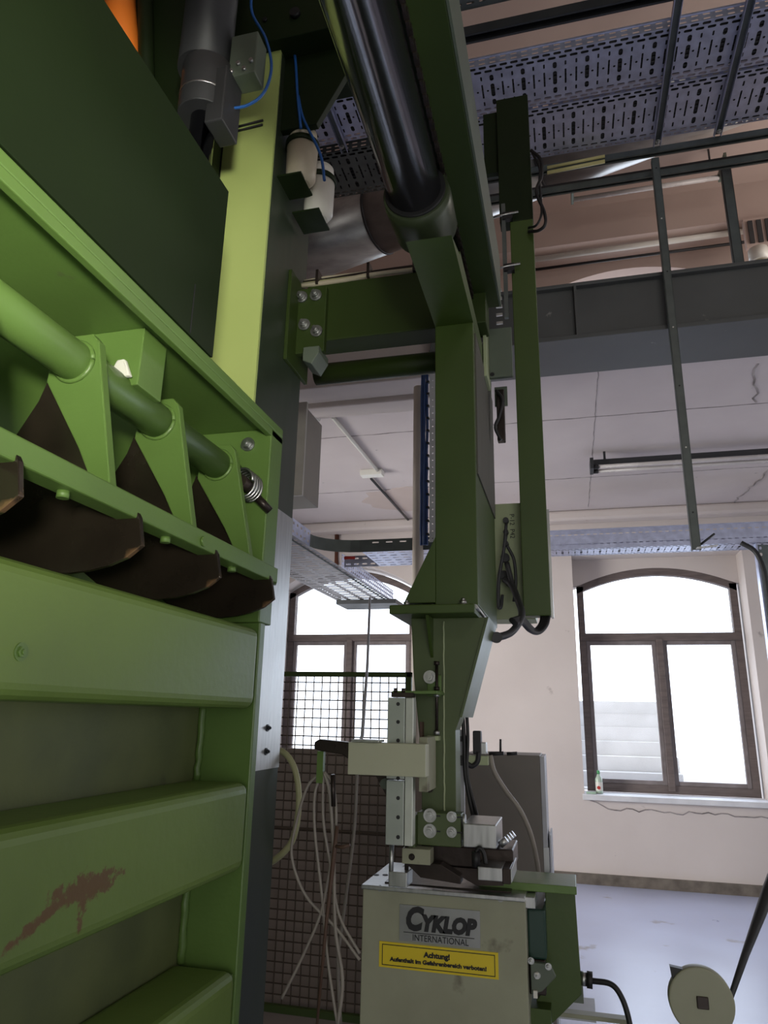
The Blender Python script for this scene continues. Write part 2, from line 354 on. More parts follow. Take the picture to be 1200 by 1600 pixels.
# ---- steel beam and concrete beam at the slab edge
sb = thing('steel_beam', (1.9, 4.3, 3.86), 'grey painted steel I-beam carrying the edge of the ceiling slab', 'beam')
B('web', BEAM, sb, -.78, 4.95, 4.10, 4.13, 3.90, 4.25)
B('bottom_flange', BEAM, sb, -.78, 4.95, 4.04, 4.52, 3.86, 3.89, .004)
B('top_flange', BEAM, sb, -.78, 4.95, 4.06, 4.5, 4.245, 4.27, .004)
B('stiffener', BEAM, sb, 0.15, .165, 4.045, 4.1, 3.89, 4.245)
S(B('trim_8', WALL, None, -5, -.80, 4.35, 4.6, 3.86, 4.46, .01))
S(B('trim_9', WALL, None, -5, -.80, 4.6, 4.8, 3.82, 3.9, .01))

# ---- fluorescent lights
def batten(name, a, b, m, label, sp=.06, hh=.16, ep=.09):
    a = Vector(a); b = Vector(b); L_ = (b-a).length
    t = thing(name, a, label, 'light')
    dirv = (b-a).normalized(); s = Vector((dirv.y, -dirv.x, 0)); up = Vector((0, 0, 1))
    def bx(o0, o1, s0, s1, z0, z1, nm, mt):
        mb = MB(); vs = [mb.bm.verts.new(a+dirv*i+s*j+up*k) for i in (o0, o1) for j in (s0, s1) for k in (z0, z1)]
        for f in ((0,1,3,2),(4,6,7,5),(0,4,5,1),(2,3,7,6),(0,2,6,4),(1,5,7,3)): mb.bm.faces.new([vs[i] for i in f])
        return mb.build(nm, mt, t, .003)
    bx(0, L_, -.03, .03, .03, .08, 'housing', m)
    for e in (0, L_-.03): bx(e, e+.03, -ep, ep, -.02, .08, 'end_plate', m)
    for q in (-sp, sp):
        p0 = a+dirv*.03+s*q; p1 = a+dirv*(L_-.03)+s*q
        MB().cyl(p0, p1, .016 if sp < .1 else .028, 16).build('tube', TUBE, t)
        for c in (p0, p1-dirv*.04): MB().cyl(c, c+dirv*.04, .021, 16).build('tube_socket', DARK, t)
    bx(.12, .14, -.008, .008, .08, hh, 'hanger', DGREY); bx(L_-.14, L_-.12, -.008, .008, .08, hh, 'hanger', DGREY)
    return t
batten('fluorescent_light', (.27, 6.17, 3.74), (2.5, 6.17, 3.74), DGREY, 'twin-tube fluorescent light under the lower slab, above the arched window')
batten('fluorescent_light', (.30, 7.1, 7.45), (1.93, 7.1, 7.45), GREYG, 'twin-tube fluorescent light on the upper storey ceiling, above the grey beam', .11, .31, .17)
Cyp = Cy('conduit_pipe', WHITE, None, (-.3, 7.9, 7.20), (2.6, 7.9, 7.20), .035); tag(Cyp, 'white pipe running along the upper storey wall near its ceiling', 'pipe')
tag(Cy('conduit_pipe', DARK, None, (-.3, 8.0, 7.12), (2.6, 8.0, 7.12), .018), 'thin dark pipe just below the white pipe on the upper wall', 'pipe')
vp = thing('vent_outlet', P(1187, 400, y=7.4), 'white round plastic outlet at far right on the upper storey', 'vent')
q = P(1187, 410, y=7.4); Cy('collar', WHITE, vp, q, q+Vector((0, 0, .16)), .10); Cy('tube', CREAMP, vp, q-Vector((0, 0, .5)), q, .08)
vg = thing('wall_grille', P(1175, 365, y=7.7), 'dark slatted grille on the upper storey wall at far right', 'grille')
a = P(1160, 345, y=7.7); b = P(1200, 385, y=7.7)
B('frame', UPC, vg, a.x, b.x+.25, 7.68, 7.74, b.z, a.z)
for i in range(5): B('slat', DGREY, vg, a.x+.04+.09*i, a.x+.09+.09*i, 7.66, 7.685, b.z+.05, a.z-.04)

# ---- spiral duct
A = Vector((-2.085, 5.49, 5.6))+Vector((-.057, -.187, .227)); Bq = Vector((.768, 4.615, 5.6))+Vector((-.057, -.187, .227)); dd = (Bq-A).normalized()
du = thing('ventilation_duct', A-dd*1.5-Vector((0, 0, .3)), 'large round galvanised ventilation duct crossing behind the gantry', 'duct')
SPI = mat('duct_steel', (.46, .47, .46), .32, .7, scale=3, col2=(.22, .22, .22), stretch=(1, 3, 3), bump=.12, bscale=6)
L0 = -1.5
for i, Ls in enumerate((2.25, 1.5, 1.5, 1.2)):
    MB().sweep([A+dd*L0, A+dd*(L0+Ls)], .3, 64, False).build('duct_section', SPI, du, solid=.002)
    MB().sweep([A+dd*(L0+Ls-.012), A+dd*(L0+Ls-.005), A+dd*(L0+Ls+.005), A+dd*(L0+Ls+.012)], [.302, .309, .309, .302], 64, False).build('joint_ring', DGREY, du)
    L0 += Ls

# ------------------------------------------------------------------ cable trays
def pat_wide(x0, x1, y0, y1):
    """bottom pattern: slot rows along both edges, cross slots and dots in the middle"""
    cells = []; W = y1-y0; e = .028
    for k, (a, b) in enumerate(((0, e), (e, 2*e), (W-2*e, W-e), (W-e, W))):
        x = x0-(.03 if k % 2 else 0)
        while x < x1-.001:
            xa = max(x, x0); xb = min(x+.06, x1)
            cells.append((xa, xb, y0+a, y0+b, .022 if xb-xa > .055 else 0, .0085)); x += .06
    n = int((x1-x0)/.03); m = W-4*e
    for i in range(n):
        xa = x0+(x1-x0)*i/n; xb = x0+(x1-x0)*(i+1)/n
        k = i % 6; ys = y0+2*e
        if k in (0,): rows = ((0, .28, .0115, .32), (.28, .72, .0115, .44), (.72, 1, .0115, .32))
        elif k in (2, 4): rows = ((0, .25, .005, .25), (.25, .75, .005, .42), (.75, 1, .005, .25))
        else: rows = ((0, .42, 0, 0), (.42, .58, .007, 0), (.58, 1, 0, 0))
        for (p, q_, hw, f) in rows:
            c0, c1 = ys+m*p, ys+m*q_
            hh = (c1-c0)*f if f else .007
            cells.append((xa, xb, c0, c1, hw, hh))
    return cells
def pat_side(u0, u1, v0, v1, rows=2, pitch=.06, hw=.018, hh=.005):
    cells = []; n = max(1, int((u1-u0)/pitch))
    for r_ in range(rows):
        for i in range(n):
            cells.append((u0+(u1-u0)*i/n, u0+(u1-u0)*(i+1)/n, v0+(v1-v0)*r_/rows, v0+(v1-v0)*(r_+1)/rows, hw, hh))
    return cells
def tray_x(x0, x1, y0, y1, z, h, label, group=None, mb_=None, cross=True):
    t = thing('cable_tray', ((x0+x1)/2, (y0+y1)/2, z), label, 'cable tray', group)
    mb_ = mb_ or GALV
    cells = pat_wide(x0, x1, y0, y1) if cross else pat_side(x0, x1, y0, y1, 4, .07, .022, .007)
    MB().perf(lambda a, b: (a, b, z), x0, x1, y0, y1, cells).build('perforated_base', mb_, t, solid=.0015)
    for yy in (y0, y1):
        o = MB().perf(lambda a, b: (a, yy, b), x0, x1, z, z+h, pat_side(x0, x1, z, z+h)).build('side_wall', mb_, t, solid=.0015)
    nb = int((y1-y0-.04)/.03); cbm = MB()
    for q_ in range(nb):
        yy = y0+.035+q_*.03; cbm.sweep([(x0+.01+(x1-x0-.02)*i/10, yy+random.uniform(-.004, .004), z+.018+random.uniform(0, .004)) for i in range(11)], .0145, 7)
    cbm.sweep([(x0+.01, (y0+y1)/2, z+.038), (x1-.01, (y0+y1)/2, z+.038)], .012, 7)
    tag(cbm.build('slot_shade_cables', DARK, t), kind='stuff')  # added dark cable bed standing in for the shade behind the slots
    for yy in (y0, y1): B('rim', mb_, t, x0, x1, yy-.006, yy+.006, z+h-.004, z+h+.006)
    return t
tray_x(-1.9, 3.2, 3.20, 3.55, 5.2, .06, 'bright perforated cable tray overhead, nearer of the wide overhead pair')
tray_x(-.72, 3.2, 3.575, 3.98, 5.2, .06, 'bright perforated cable tray overhead, farther of the wide overhead pair')
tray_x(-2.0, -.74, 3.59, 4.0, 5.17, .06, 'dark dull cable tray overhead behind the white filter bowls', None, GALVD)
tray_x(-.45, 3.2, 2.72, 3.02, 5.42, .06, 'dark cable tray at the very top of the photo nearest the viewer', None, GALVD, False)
tray_x(-.2, 4.9, 6.95, 7.25, 3.20, .19, 'pale perforated cable tray crossing in front of the arched window head')
# rails that carry the trays
def rail(x0, x1, y, z, label, m=None, w=.041):
    t = thing('support_rail', ((x0+x1)/2, y, z), label, 'rail')
    m = m or GALVD
    B('channel_back', m, t, x0, x1, y-w/2, y+w/2, z+w-.003, z+w)
    for s_ in (-1, 1): B('channel_flange', m, t, x0, x1, y+s_*w/2-.0015, y+s_*w/2+.0015, z, z+w); 
    for s_ in (-1, 1): B('channel_lip', m, t, x0, x1, y+s_*(w/2-.006)-.005, y+s_*(w/2-.006)+.005, z, z+.003)
    return t
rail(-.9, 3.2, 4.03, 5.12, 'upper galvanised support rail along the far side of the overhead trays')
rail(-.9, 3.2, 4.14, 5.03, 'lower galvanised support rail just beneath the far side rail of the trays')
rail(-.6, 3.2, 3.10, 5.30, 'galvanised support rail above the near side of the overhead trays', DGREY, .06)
yt = tag(MB().sweep([P(855, 270, y=4.0), P(945, 252, y=4.0)], .012, 8).sweep([P(855, 262, y=4.0), P(945, 244, y=4.0)], .010, 8).build('yellow_cable', mat('pale_yellow_cable', (.75, .68, .30), .5), None), 'short pale yellow cables lying on the support rail', 'cable')
def arm(x, y0, y1, z, label):
    t = thing('tray_bracket', (x, (y0+y1)/2, z), label, 'bracket')
    B('channel_back', GALVD, t, x-.02, x+.02, y0, y1, z+.03, z+.034)
    for s_ in (-1, 1): B('channel_flange', GALV, t, x+s_*.02-.0015, x+s_*.02+.0015, y0, y1, z, z+.034)
    bolt(t, (x, y1-.06, z), (0, 0, -1), .01, .014)
    return t
arm(.72, 2.9, 4.02, 5.155, 'cross bracket under the overhead trays directly above the long hanging strut')
arm(1.08, 2.9, 4.02, 5.155, 'rightmost cross bracket under the overhead trays')
arm(-1.26, 3.1, 3.60, 5.155, 'cross bracket under the overhead tray left of the chrome rod')
# hanging strut and short stand
hs = thing('hanging_strut', (.70, 4.0, 2.49), 'long dark perforated strut hanging in front of the grey beam', 'strut')
hx = .698
B('channel_back', GALVD, hs, hx-.021, hx+.021, 3.99, 3.993, 2.49, 5.06)
for s_ in (-1, 1): B('channel_flange', GALVD, hs, hx+s_*.021-.0015, hx+s_*.021+.0015, 3.99, 4.03, 2.49, 5.06)
for i in range(7): Cy('bolt_hole', WHITE if i % 2 else DARK, hs, (hx, 3.989, 2.7+.38*i), (hx, 3.991, 2.7+.38*i), .005, 10)
bk = thing('strut_clip', (hx+.03, 4.0, 2.46), 'bright slotted clip at the foot of the long hanging strut', 'clip')
MB().perf(lambda a, b: (hx-.02+a, 3.86+a*.8+b*1.0, 2.475+a*.25), 0, .12, 0, .04, pat_side(0, .12, 0, .04, 1, .04, .012, .012)).build('slotted_plate', WHITE, bk, solid=.003)
Cy('screw', DGREY, bk, (hx+.02, 4.01, 2.52), (hx+.10, 4.01, 2.58), .006, 8)
st = thing('short_strut', (1.18, 4.3, 4.27), 'short dark strut standing on the grey beam up to the tray rail', 'strut')
B('channel_back', GALVD, st, 1.15, 1.21, 4.29, 4.293, 4.27, 5.2); B('channel_flange', GALVD, st, 1.15, 1.153, 4.29, 4.33, 4.27, 5.2); B('channel_flange', GALVD, st, 1.207, 1.21, 4.29, 4.33, 4.27, 5.2)
rail(-.6, 3.2, 4.31, 5.2, 'thin dark rail on the short strut above the grey beam', DGREY, .035)

# left lower tray run, with curved branch
tl = thing('cable_tray', (-1.78, 4.8, 2.6), 'long perforated cable tray running to the left window beside the green post', 'cable tray')
f = lambda a, b: (b, a, 2.6)
cells = []
for i in range(48):
    for j in range(4): cells.append((3.0+3.2*i/48, 3.0+3.2*(i+1)/48, -2.02+.5*j/4, -2.02+.5*(j+1)/4, .013 if (i+j) % 2 else 0.008, .048))
MB().perf(f, 0, 1, 0, 1, cells).build('perforated_base', GALVM, tl, solid=.0015)
MB().perf(lambda a, b: (-2.02, a, b), 3, 6.2, 2.6, 2.66, pat_side(3, 6.2, 2.6, 2.66, 1)).build('side_wall', GALVD, tl, solid=.0015)
MB().perf(lambda a, b: (-1.52, a, b), 3, 4.0, 2.6, 2.70, pat_side(3, 4.0, 2.6, 2.70, 2, .06, .014, .008)).build('side_wall', GALV, tl, solid=.0015)
MB().perf(lambda a, b: (-1.52, a, b), 4.65, 6.2, 2.6, 2.70, pat_side(4.65, 6.2, 2.6, 2.70, 3, .05, .012, .01)).build('side_wall', GALV, tl, solid=.0015)
MB().perf(lambda a, b: (-1.56+0*a, a, 2.59+b), 0, 1, 0, 1, [(3.0, 6.2, 0, .01, 0, 0)]).build('edge_strip', GALVD, tl, solid=.004)
tb = thing('cable_tray', (-1.1, 4.4, 2.6), 'curved galvanised branch tray turning right behind the carriage column', 'cable tray')
def bend(a, b):                                # a along the run, b height
    R = .28
    if a < R*math.pi/2:
        q_ = a/R; return (-1.52+R-R*math.cos(q_), 4.0+R*math.sin(q_)*.75, b)
    return (-1.52+R+(a-R*math.pi/2), 4.21, b)
cells = [(i*.06, (i+1)*.06, 2.6, 2.68, 0, 0) for i in range(8)] + pat_side(.48, 1.2, 2.6, 2.64, 1, .06, 0, 0) + pat_side(.48, 1.2, 2.64, 2.68, 1, .09, .022, .004)
MB().perf(bend, 0, 1, 0, 1, cells).build('curved_side_wall', GALVD, tb, solid=.0015)
MB().perf(lambda a, b: (a, b, 2.6), 0, 1, 0, 1, pat_side(-1.24, -.6, 4.21, 4.65, 6, .07, .024, .008)).build('perforated_base', GALV, tb, solid=.0015)
MB().perf(lambda a, b: (a, 4.65, b), 0, 1, 0, 1, pat_side(-1.5, -.6, 2.6, 2.68, 2)).build('side_wall', GALV, tb, solid=.0015)
B('red_marker', REDC, tb, -1.50, -1.42, 4.64, 4.645, 2.655, 2.675)
tag(B('window_ledge_board', DGREY, None, -2.0, -1.45, 6.0, 6.35, 2.555, 2.594), 'dark flat bracket plate under the far end of the long left tray', 'plate')
# cable hanging from the tray to the strapping arm
tag(MB().sweep([P(578, 935, y=3.4), P(574, 1040, y=2.9), P(566, 1150, y=2.3), P(560, 1166, y=2.2)], .006, 8).build('hanging_cable', CLOTHC, None), 'thin pale cable hanging down to the beige arm in front of the fence', 'cable')
# vertical tray with blue cables
vt = thing('cable_tray', (-.76, 4.12, 2.62), 'vertical perforated tray strip carrying blue cables beside the carriage column', 'cable tray')
MB().perf(lambda a, b: (b, 4.10, a), 0, 1, 0, 1, pat_side(2.62, 3.86, -.785, -.745, 1, .045, .004, .004)+pat_side(2.62, 3.86, -.745, -.715, 1, .06, .018, .009)).build('perforated_strip', mat('bright_galv', (.8, .82, .84), .35, .3), vt, solid=.002)
for k in range(3): MB().sweep([(-.800-.016*k+random.uniform(-.003, .003), 4.09-.006*(k % 2), 2.60+.1*i) for i in range(13)], .009, 8).build('blue_cable', NAVY, vt)
for k in range(14): B('rung', DARK, vt, -.80, -.785, 4.075, 4.10, 2.66+.085*k, 2.672+.085*k)
tag(Cy('vertical_conduit', CREAMP if False else mat('cream_pipe', (.72, .64, .56), .6), None, (-.88, 4.22, 0.0), (-.88, 4.22, 3.72), .036), 'cream vertical pipe beside the blue cables', 'pipe')
jb = thing('ceiling_junction', P(488, 655, z=3.82), 'small white plastic socket on the ceiling near the green post', 'junction box')
q = P(488, 655, z=3.82); B('housing', WHITE, jb, q.x-.05, q.x+.05, q.y-.06, q.y+.06, q.z, 3.88, .01); B('plug', WHITE, jb, q.x-.03, q.x+.03, q.y-.03, q.y+.03, q.z-.10, q.z, .015)
MB().curve([q+Vector((.05, 0, .03)), P(505, 648, z=3.87), P(520, 652, z=3.88)], .006).build('wire', DARK, jb)
tag(MB().sweep([P(520, 652, z=3.88), P(592, 738, z=3.88)], .016, 10).build('ceiling_conduit', WHITE, None), 'white conduit tube on the slab from the socket to the small joint box', 'pipe')
q = P(583, 741, z=3.86); tag(B('joint_box', WHITE, None, q.x-.12, q.x+.10, q.y-.05, q.y+.05, 3.84, 3.90, .006), 'small white joint box between two ceiling conduits', 'junction box')
tag(MB().sweep([P(580, 748, z=3.88), P(640, 815, z=3.88)], .013, 10).build('ceiling_conduit', DGREY, None), 'dark conduit on the slab running from the joint box to the window wall', 'pipe')
tag(MB().sweep([(-2.75, 8.18, 3.78), (-2.75, 8.19, 3.5), (-2.74, 8.18, 3.35)], [.03, .022, .03], 8).build('rusty_hanger', mat('rust', (.12, .04, .02), .9), None), 'rusty iron stub on the wall above the left window', 'bracket')
wb = thing('wall_cabinet', (-1.85, 4.3, 2.98), 'grey sheet-metal box hanging beside the green post below the beam', 'cabinet')
B('body', CABG, wb, -2.3, -1.66, 4.15, 4.5, 3.0, 3.63, .004); B('side_door', mat('light_cabinet_edge', (.42, .4, .37), .5), wb, -2.28, -1.64, 4.13, 4.15, 2.98, 3.65, .002)
bolt(wb, (-1.72, 4.13, 3.06), (0, -1, 0), .006, .006, DARK)
# right edge: dark vertical tray with cable
rv = thing('cable_tray', (1.85, 6.9, 0), 'dark vertical cable tray at the right edge beside the window', 'cable tray')
MB().perf(lambda a, b: (1.73+b, 7.0+b*.2, a), 0, 1, 0, 1, pat_side(.0, 3.19, 0, .4, 5, .06, .016, .012)).build('perforated_back', GALVD, rv, solid=.003)
B('edge', GALV, rv, 1.715, 1.73, 6.93, 7.02, 0, 3.19)
tag(MB().curve([P(1158, 848, y=6.9), P(1180, 862, y=6.88), P(1193, 890, y=6.86), P(1200, 930, y=6.86), P(1206, 990, y=6.86)], .022, 10).build('black_cable', DARK, None), 'black cable curving down from the window tray at the right edge', 'cable')

# ================================================================== the baling press on the left
press = thing('baling_press', (-1.1, 1.2, 0), 'large green baling press filling the left side with ribbed door and curved blades', 'machine')
B('recess_panel', GDUST, press, -1.12, -1.06, .2, 1.97, .02, 1.86)
B('frame_plate', G, press, -1.2, -.89, 1.962, 2.0, .02, 1.94, .004)
B('recess_back', G, press, -1.28, -1.2, .2, 2.0, 1.8, 2.5)
B('shelf_flange', G, press, -1.5, -.885, .2, 2.03, 2.48, 2.51, .004)
B('shelf_lip', G, press, -.905, -.885, .2, 2.03, 2.455, 2.481, .003)
B('end_plate', G, press, -1.2, -.885, 1.94, 2.03, 1.86, 2.48, .004)
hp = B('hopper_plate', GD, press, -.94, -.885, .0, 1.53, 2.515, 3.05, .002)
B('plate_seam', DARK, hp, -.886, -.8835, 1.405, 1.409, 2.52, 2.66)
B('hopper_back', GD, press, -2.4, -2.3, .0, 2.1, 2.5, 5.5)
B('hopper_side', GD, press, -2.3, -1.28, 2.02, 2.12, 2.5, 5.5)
for (z0, z1, m) in ((1.612, 1.842, GR), (1.19, 1.415, RIBRUST), (.70, .955, GR)):
    B('rib', m, press, -1.07, -.88, .1, 1.945, z0, z1, .028, 4)
B('rib', GR, press, -1.07, -.88, .1, 1.945, .25, .5, .028, 4)
for (z0, z1) in ((1.41, 1.62), (.95, 1.2), (.5, .7)):
    MB().sweep([(-1.052+random.uniform(-.002, .002), 1.955+random.uniform(-.003, .003), z0+(z1-z0)*i/12) for i in range(13)], [.011+random.uniform(-.002, .002) for i in range(13)], 8).build('weld_bead', G, press)
def weldline(p0, p1, n=22, r=.006):
    p0 = Vector(p0); p1 = Vector(p1)
    MB().sweep([p0.lerp(p1, i/n)+Vector([random.uniform(-.001, .001) for _ in range(3)]) for i in range(n+1)], [r*random.uniform(.8, 1.2) for i in range(n+1)], 6).build('weld_bead', G, press)
weldline((-.902, 1.955, 1.63), (-.902, 1.955, 1.83)); weldline((-.902, 1.955, 1.21), (-.902, 1.955, 1.40)); weldline((-.902, 1.955, .72), (-.902, 1.955, .94))
bolt(press, (-.88, 1.0, 1.69), (1, 0, 0), .010, .006, G)
# shaft, fingers, blades
MB().cyl((-1.0, .2, 2.32), (-1.0, 1.90, 2.32), .044, 36).build('shaft', G, press)
fing = [(-1.06, 2.385), (-.965, 2.385), (-.947, 2.365), (-.868, 2.02), (-.905, 2.02), (-.96, 2.12), (-1.065, 2.28)]
arc = [(-.80, 1.912), (-.83, 1.889), (-.87, 1.874), (-.913, 1.865), (-.96, 1.861), (-1.008, 1.862), (-1.072, 1.875), (-1.14, 1.905), (-1.19, 1.94), (-1.19, 2.10), (-1.14, 2.18), (-1.10, 2.25), (-1.084, 2.30), (-1.065, 2.28), (-1.022, 2.255), (-.975, 2.20), (-.934, 2.127), (-.89, 2.05), (-.83, 2.0), (-.812, 1.97)]
for yb in (.84, 1.17, 1.5, 1.83):
    MB().prism(fing, 'y', yb-.012, yb+.012).build('finger', G, press, .003)
    bl = MB().prism(arc, 'y', yb+.013, yb+.025).build('blade', BLADE, press, .0015)
    MB().sweep([(-1.0+.046*math.cos(t), yb-.014, 2.32+.046*math.sin(t)) for t in [2*math.pi*k/24 for k in range(25)]], .006, 6).build('weld_bead', G, press)
B('blade_bar', G, press, -.868, -.818, .2, 1.90, 1.968, 2.012, .004)
MB().prism([(-.868, 1.90), (-.818, 1.90), (-.835, 1.935), (-.868, 1.94)], 'z', 1.968, 2.012).build('bar_end', G, press, .002)
for yb in (1.0, 1.335, 1.66): MB().cyl((-.845, yb, 1.955), (-.845, yb, 1.97), .011, 12).build('weld_dot', G, press)
for yb in (1.45, ): MB().cyl((-.818, yb, 1.985), (-.812, yb, 1.985), .012, 14).build('weld_dot', G, press)
bb = B('bearing_block', G, press, -1.09, -.94, 1.30, 1.40, 2.33, 2.48, .003)
bolt(bb, (-.985, 1.36, 2.33), (0, 0, -1), .014, .016); 
MB().prism([(-1.01, 2.345), (-.95, 2.345), (-.97, 2.39), (-.99, 2.39)], 'y', 1.28, 1.295).build('cap_plug', WHITE, bb, .004)
bolt(press, (-.965, 1.94, 2.43), (0, -1, 0), .015, .02)
bolt(press, (-1.02, .86, 2.478), (0, 0, -1), .02, .004, DGREY)
sp_ = [(-.935+.036*math.cos(t), 1.855+.017*t/(2*math.pi), 2.275+.044*math.sin(t)) for t in [2*math.pi*k/18 for k in range(18*4+9)]]
MB().sweep(sp_, .0042, 8).build('coil_spring', STEEL, press)
Cy('spring_hub', GREASE, press, (-.935, 1.845, 2.275), (-.935, 1.94, 2.275), .02, 20)
Cy('spring_lever', GREASE, press, (-.90, 1.90, 2.235), (-.87, 1.93, 2.20), .013, 12)
# post
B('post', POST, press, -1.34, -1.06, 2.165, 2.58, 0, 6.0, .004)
B('post_lit_front', GY, press, -1.29, -1.062, 2.150, 2.164, 2.3, 4.35)  # lit face of the post as its own sheet, brightness in the colour
B('post_sheen_sheet', STEEL, press, -1.062, -1.057, 2.17, 2.578, 1.41, 2.36)  # window sheen on the post side, put in as a bright steel sheet
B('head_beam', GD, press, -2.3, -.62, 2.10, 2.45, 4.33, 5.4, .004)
MB().prism([(-1.12, 4.34), (-.76, 4.34), (-.76, 4.22), (-.90, 3.95), (-1.06, 3.95)], 'y', 2.2, 2.23).build('gusset', GD, press, .002)
Cy('plug_hole', DARK, press, (-.98, 2.099, 4.44), (-.98, 2.08, 4.44), .022, 20)
Cy('plug_hole', DARK, press, (-1.12, 2.099, 4.45), (-1.12, 2.09, 4.45), .01, 16)
bolt(press, (-1.057, 2.45, 1.47), (1, 0, 0), .008, .01, DGREY); bolt(press, (-1.057, 2.45, 1.55), (1, 0, 0), .008, .01, DGREY)
# marks scribbled on the post front: two short parallel lines
for dz in (0, -.022):
    MB().sweep([P(348, 204, y=2.146)+Vector((0, 0, dz)), P(411, 188, y=2.146)+Vector((0, 0, dz))], .005, 6).build('dark_line', DARK, press)
# vertical ram
hc = thing('hydraulic_cylinder', (-1.17, 1.8, 3.0), 'dark vertical hydraulic cylinder above the press with a short chrome rod', 'hydraulic cylinder')
Cy('barrel', DGREY, hc, (-1.19, 1.8, 3.86), (-1.19, 1.8, 5.4), .095, 40)
Cy('gland', DGREY, hc, (-1.17, 1.8, 3.64), (-1.17, 1.8, 3.86), .092, 40, bev=.004)
Cy('gland_ring', STEEL, hc, (-1.17, 1.8, 3.715), (-1.17, 1.8, 3.722), .0935, 40)
Cy('rod', CHROME, hc, (-1.17, 1.8, 2.6), (-1.17, 1.8, 3.66), .045, 32)
B('side_block', DGREY, hc, -1.13, -1.06, 1.74, 1.86, 3.56, 3.80, .006)
vb = B('valve_block', GREYG, hc, -1.085, -.98, 1.79, 1.87, 3.80, 3.99, .004)
for i in range(4): Cy('fitting', STEEL, vb, (-1.07+.025*i, 1.78, 3.82+.03*(i % 2)), (-1.07+.025*i, 1.80, 3.82+.03*(i % 2)), .008, 8)
tag(Cy('orange_pipe', ORANGE, None, P(184, -60, y=1.95), P(196, 140, y=1.95), .065, 32), 'bright orange pipe at the top left behind the dark plate', 'pipe')
tag(Cy('green_pipe', GD, None, P(226, -60, y=1.97), P(230, 200, y=1.97), .032, 24), 'dark green pipe directly right of the orange pipe', 'pipe')
tag(MB().curve([P(393, -20, y=1.9), P(394, 20, y=1.9), P(415, 60, y=1.88), P(424, 105, y=1.88), P(412, 145, y=1.86), P(385, 165, y=1.84), P(352, 170, y=1.80)], .0055, 10, 10).build('blue_hose', BLUE, None), 'thin blue hose looping from the top to the dark cylinder', 'hose')
tag(MB().curve([P(452, 30, y=2.2), P(461, 90, y=2.19), P(465, 150, y=2.19), P(470, 200, y=2.19)], .006, 10).curve([P(466, 150, y=2.2), P(474, 185, y=2.2), P(500, 240, y=2.2), P(507, 282, y=2.2)], .006, 10).build('blue_hose', BLUE, None), 'blue hose pair running down to the two white filter bowls', 'hose')
# filter bowls
def bowl(u, v0, v1, y, label, m):
    a = P(u, v0, y=y); b = P(u+8, v1, y=y); x = (a.x+b.x)/2
    t = thing('filter_bowl', (x, y, b.z), label, 'filter', 'air filter bowls on the green post')
    h = a.z-b.z; r = .066
    MB().sweep([(x, y, b.z), (x, y, b.z+.03), (x, y, b.z+h*.62)], [r*.62, r*.95, r], 32).build('bowl', m, t, smooth_all=False)
    MB().sweep([(x, y, b.z+h*.62), (x, y, b.z+h*.70)], r*1.10, 32).build('bracket_ring', GD, t)
    MB().sweep([(x, y, b.z+h*.70), (x, y, b.z+h*.88), (x, y, b.z+h*.93), (x, y, b.z+h)], [r*.95, r*.9, r*.45, r*.3], 32).build('cap', m, t)
    B('support_plate', GD, t, x-.09, x+.03, y-.07, y+.07, b.z-.004, b.z+.004)
    return t
bowl(468, 203, 288, 2.27, 'yellowed filter bowl on the green post, upper left of the two', CREAMP)
bowl(495, 258, 343, 2.40, 'whiter filter bowl on the green post, lower right of the two', WHITE)

# ================================================================== gantry
gan = thing('gantry_frame', (-.6, 2.5, 3.05), 'dark green overhead gantry beams bolted to the green post', 'beam')
B('cross_beam', GX, gan, -1.02, -.25, 2.5, 2.62, 3.115, 3.39, .004)
lower = MB().cyl((-1.06, 2.76, 3.10), (-.2, 2.76, 3.10), .048, 28).build('tie_tube', GX, gan)
bp_ = B('bolting_plate', GX, gan, -1.058, -.92, 2.47, 2.50, 3.05, 3.36, .003)
B('side_plate', GX, gan, -1.06, -1.045, 2.38, 2.62, 2.98, 3.40, .002)
for (u, v) in ((472, 465), (494, 462), (476, 508), (495, 518)): bolt(bp_, (P(u, v, y=2.47)), (0, -1, 0), .017, .026)
MB().prism([(-1.0, 3.06), (-.93, 3.06), (-.93, 3.03), (-.96, 2.98), (-1.0, 3.0)], 'y', 2.44, 2.56).build('corner_bracket', GREYG, gan, .003)
# conveyor beam along the room
B('long_beam', GX, gan, -.305, -.205, -1.2, 2.62, 3.25, 3.49, .004)
B('beam_side_strip', GREYG, gan, -.205, -.198, -1.2, 2.62, 3.25, 3.48)
ch = MB()
for i in range(150):
    yy = -.6+i*.0215
    if i % 2: ch.box(-.3105, -.2965, yy-.012, yy+.012, 3.232, 3.246)
    else: ch.box(-.308, -.299, yy-.010, yy+.010, 3.226, 3.252)
ch.build('drive_chain', GREASE, gan)
B('chain_guide', GD, gan, -.335, -.306, -1.2, 2.3, 3.245, 3.40)
cb = thing('conduit_bundle', (-.75, 2.56, 3.39), 'bundle of thin pipes and cables lying along the cross beam top', 'pipe')
for k, (z_, m_, r_) in enumerate(((3.40, CREAMP, .011), (3.415, YHOSE, .008), (3.432, GREASE, .007), (3.445, CREAMP, .008))):
    MB().sweep([(-1.05+.1*i, 2.5+.012*k+random.uniform(-.003, .003), z_+random.uniform(-.003, .003)) for i in range(8)], r_, 8).build('pipe', m_, cb)
for xx in (-.98, -.75, -.55): B('clamp', GREASE, cb, xx, xx+.012, 2.485, 2.56, 3.39, 3.46)

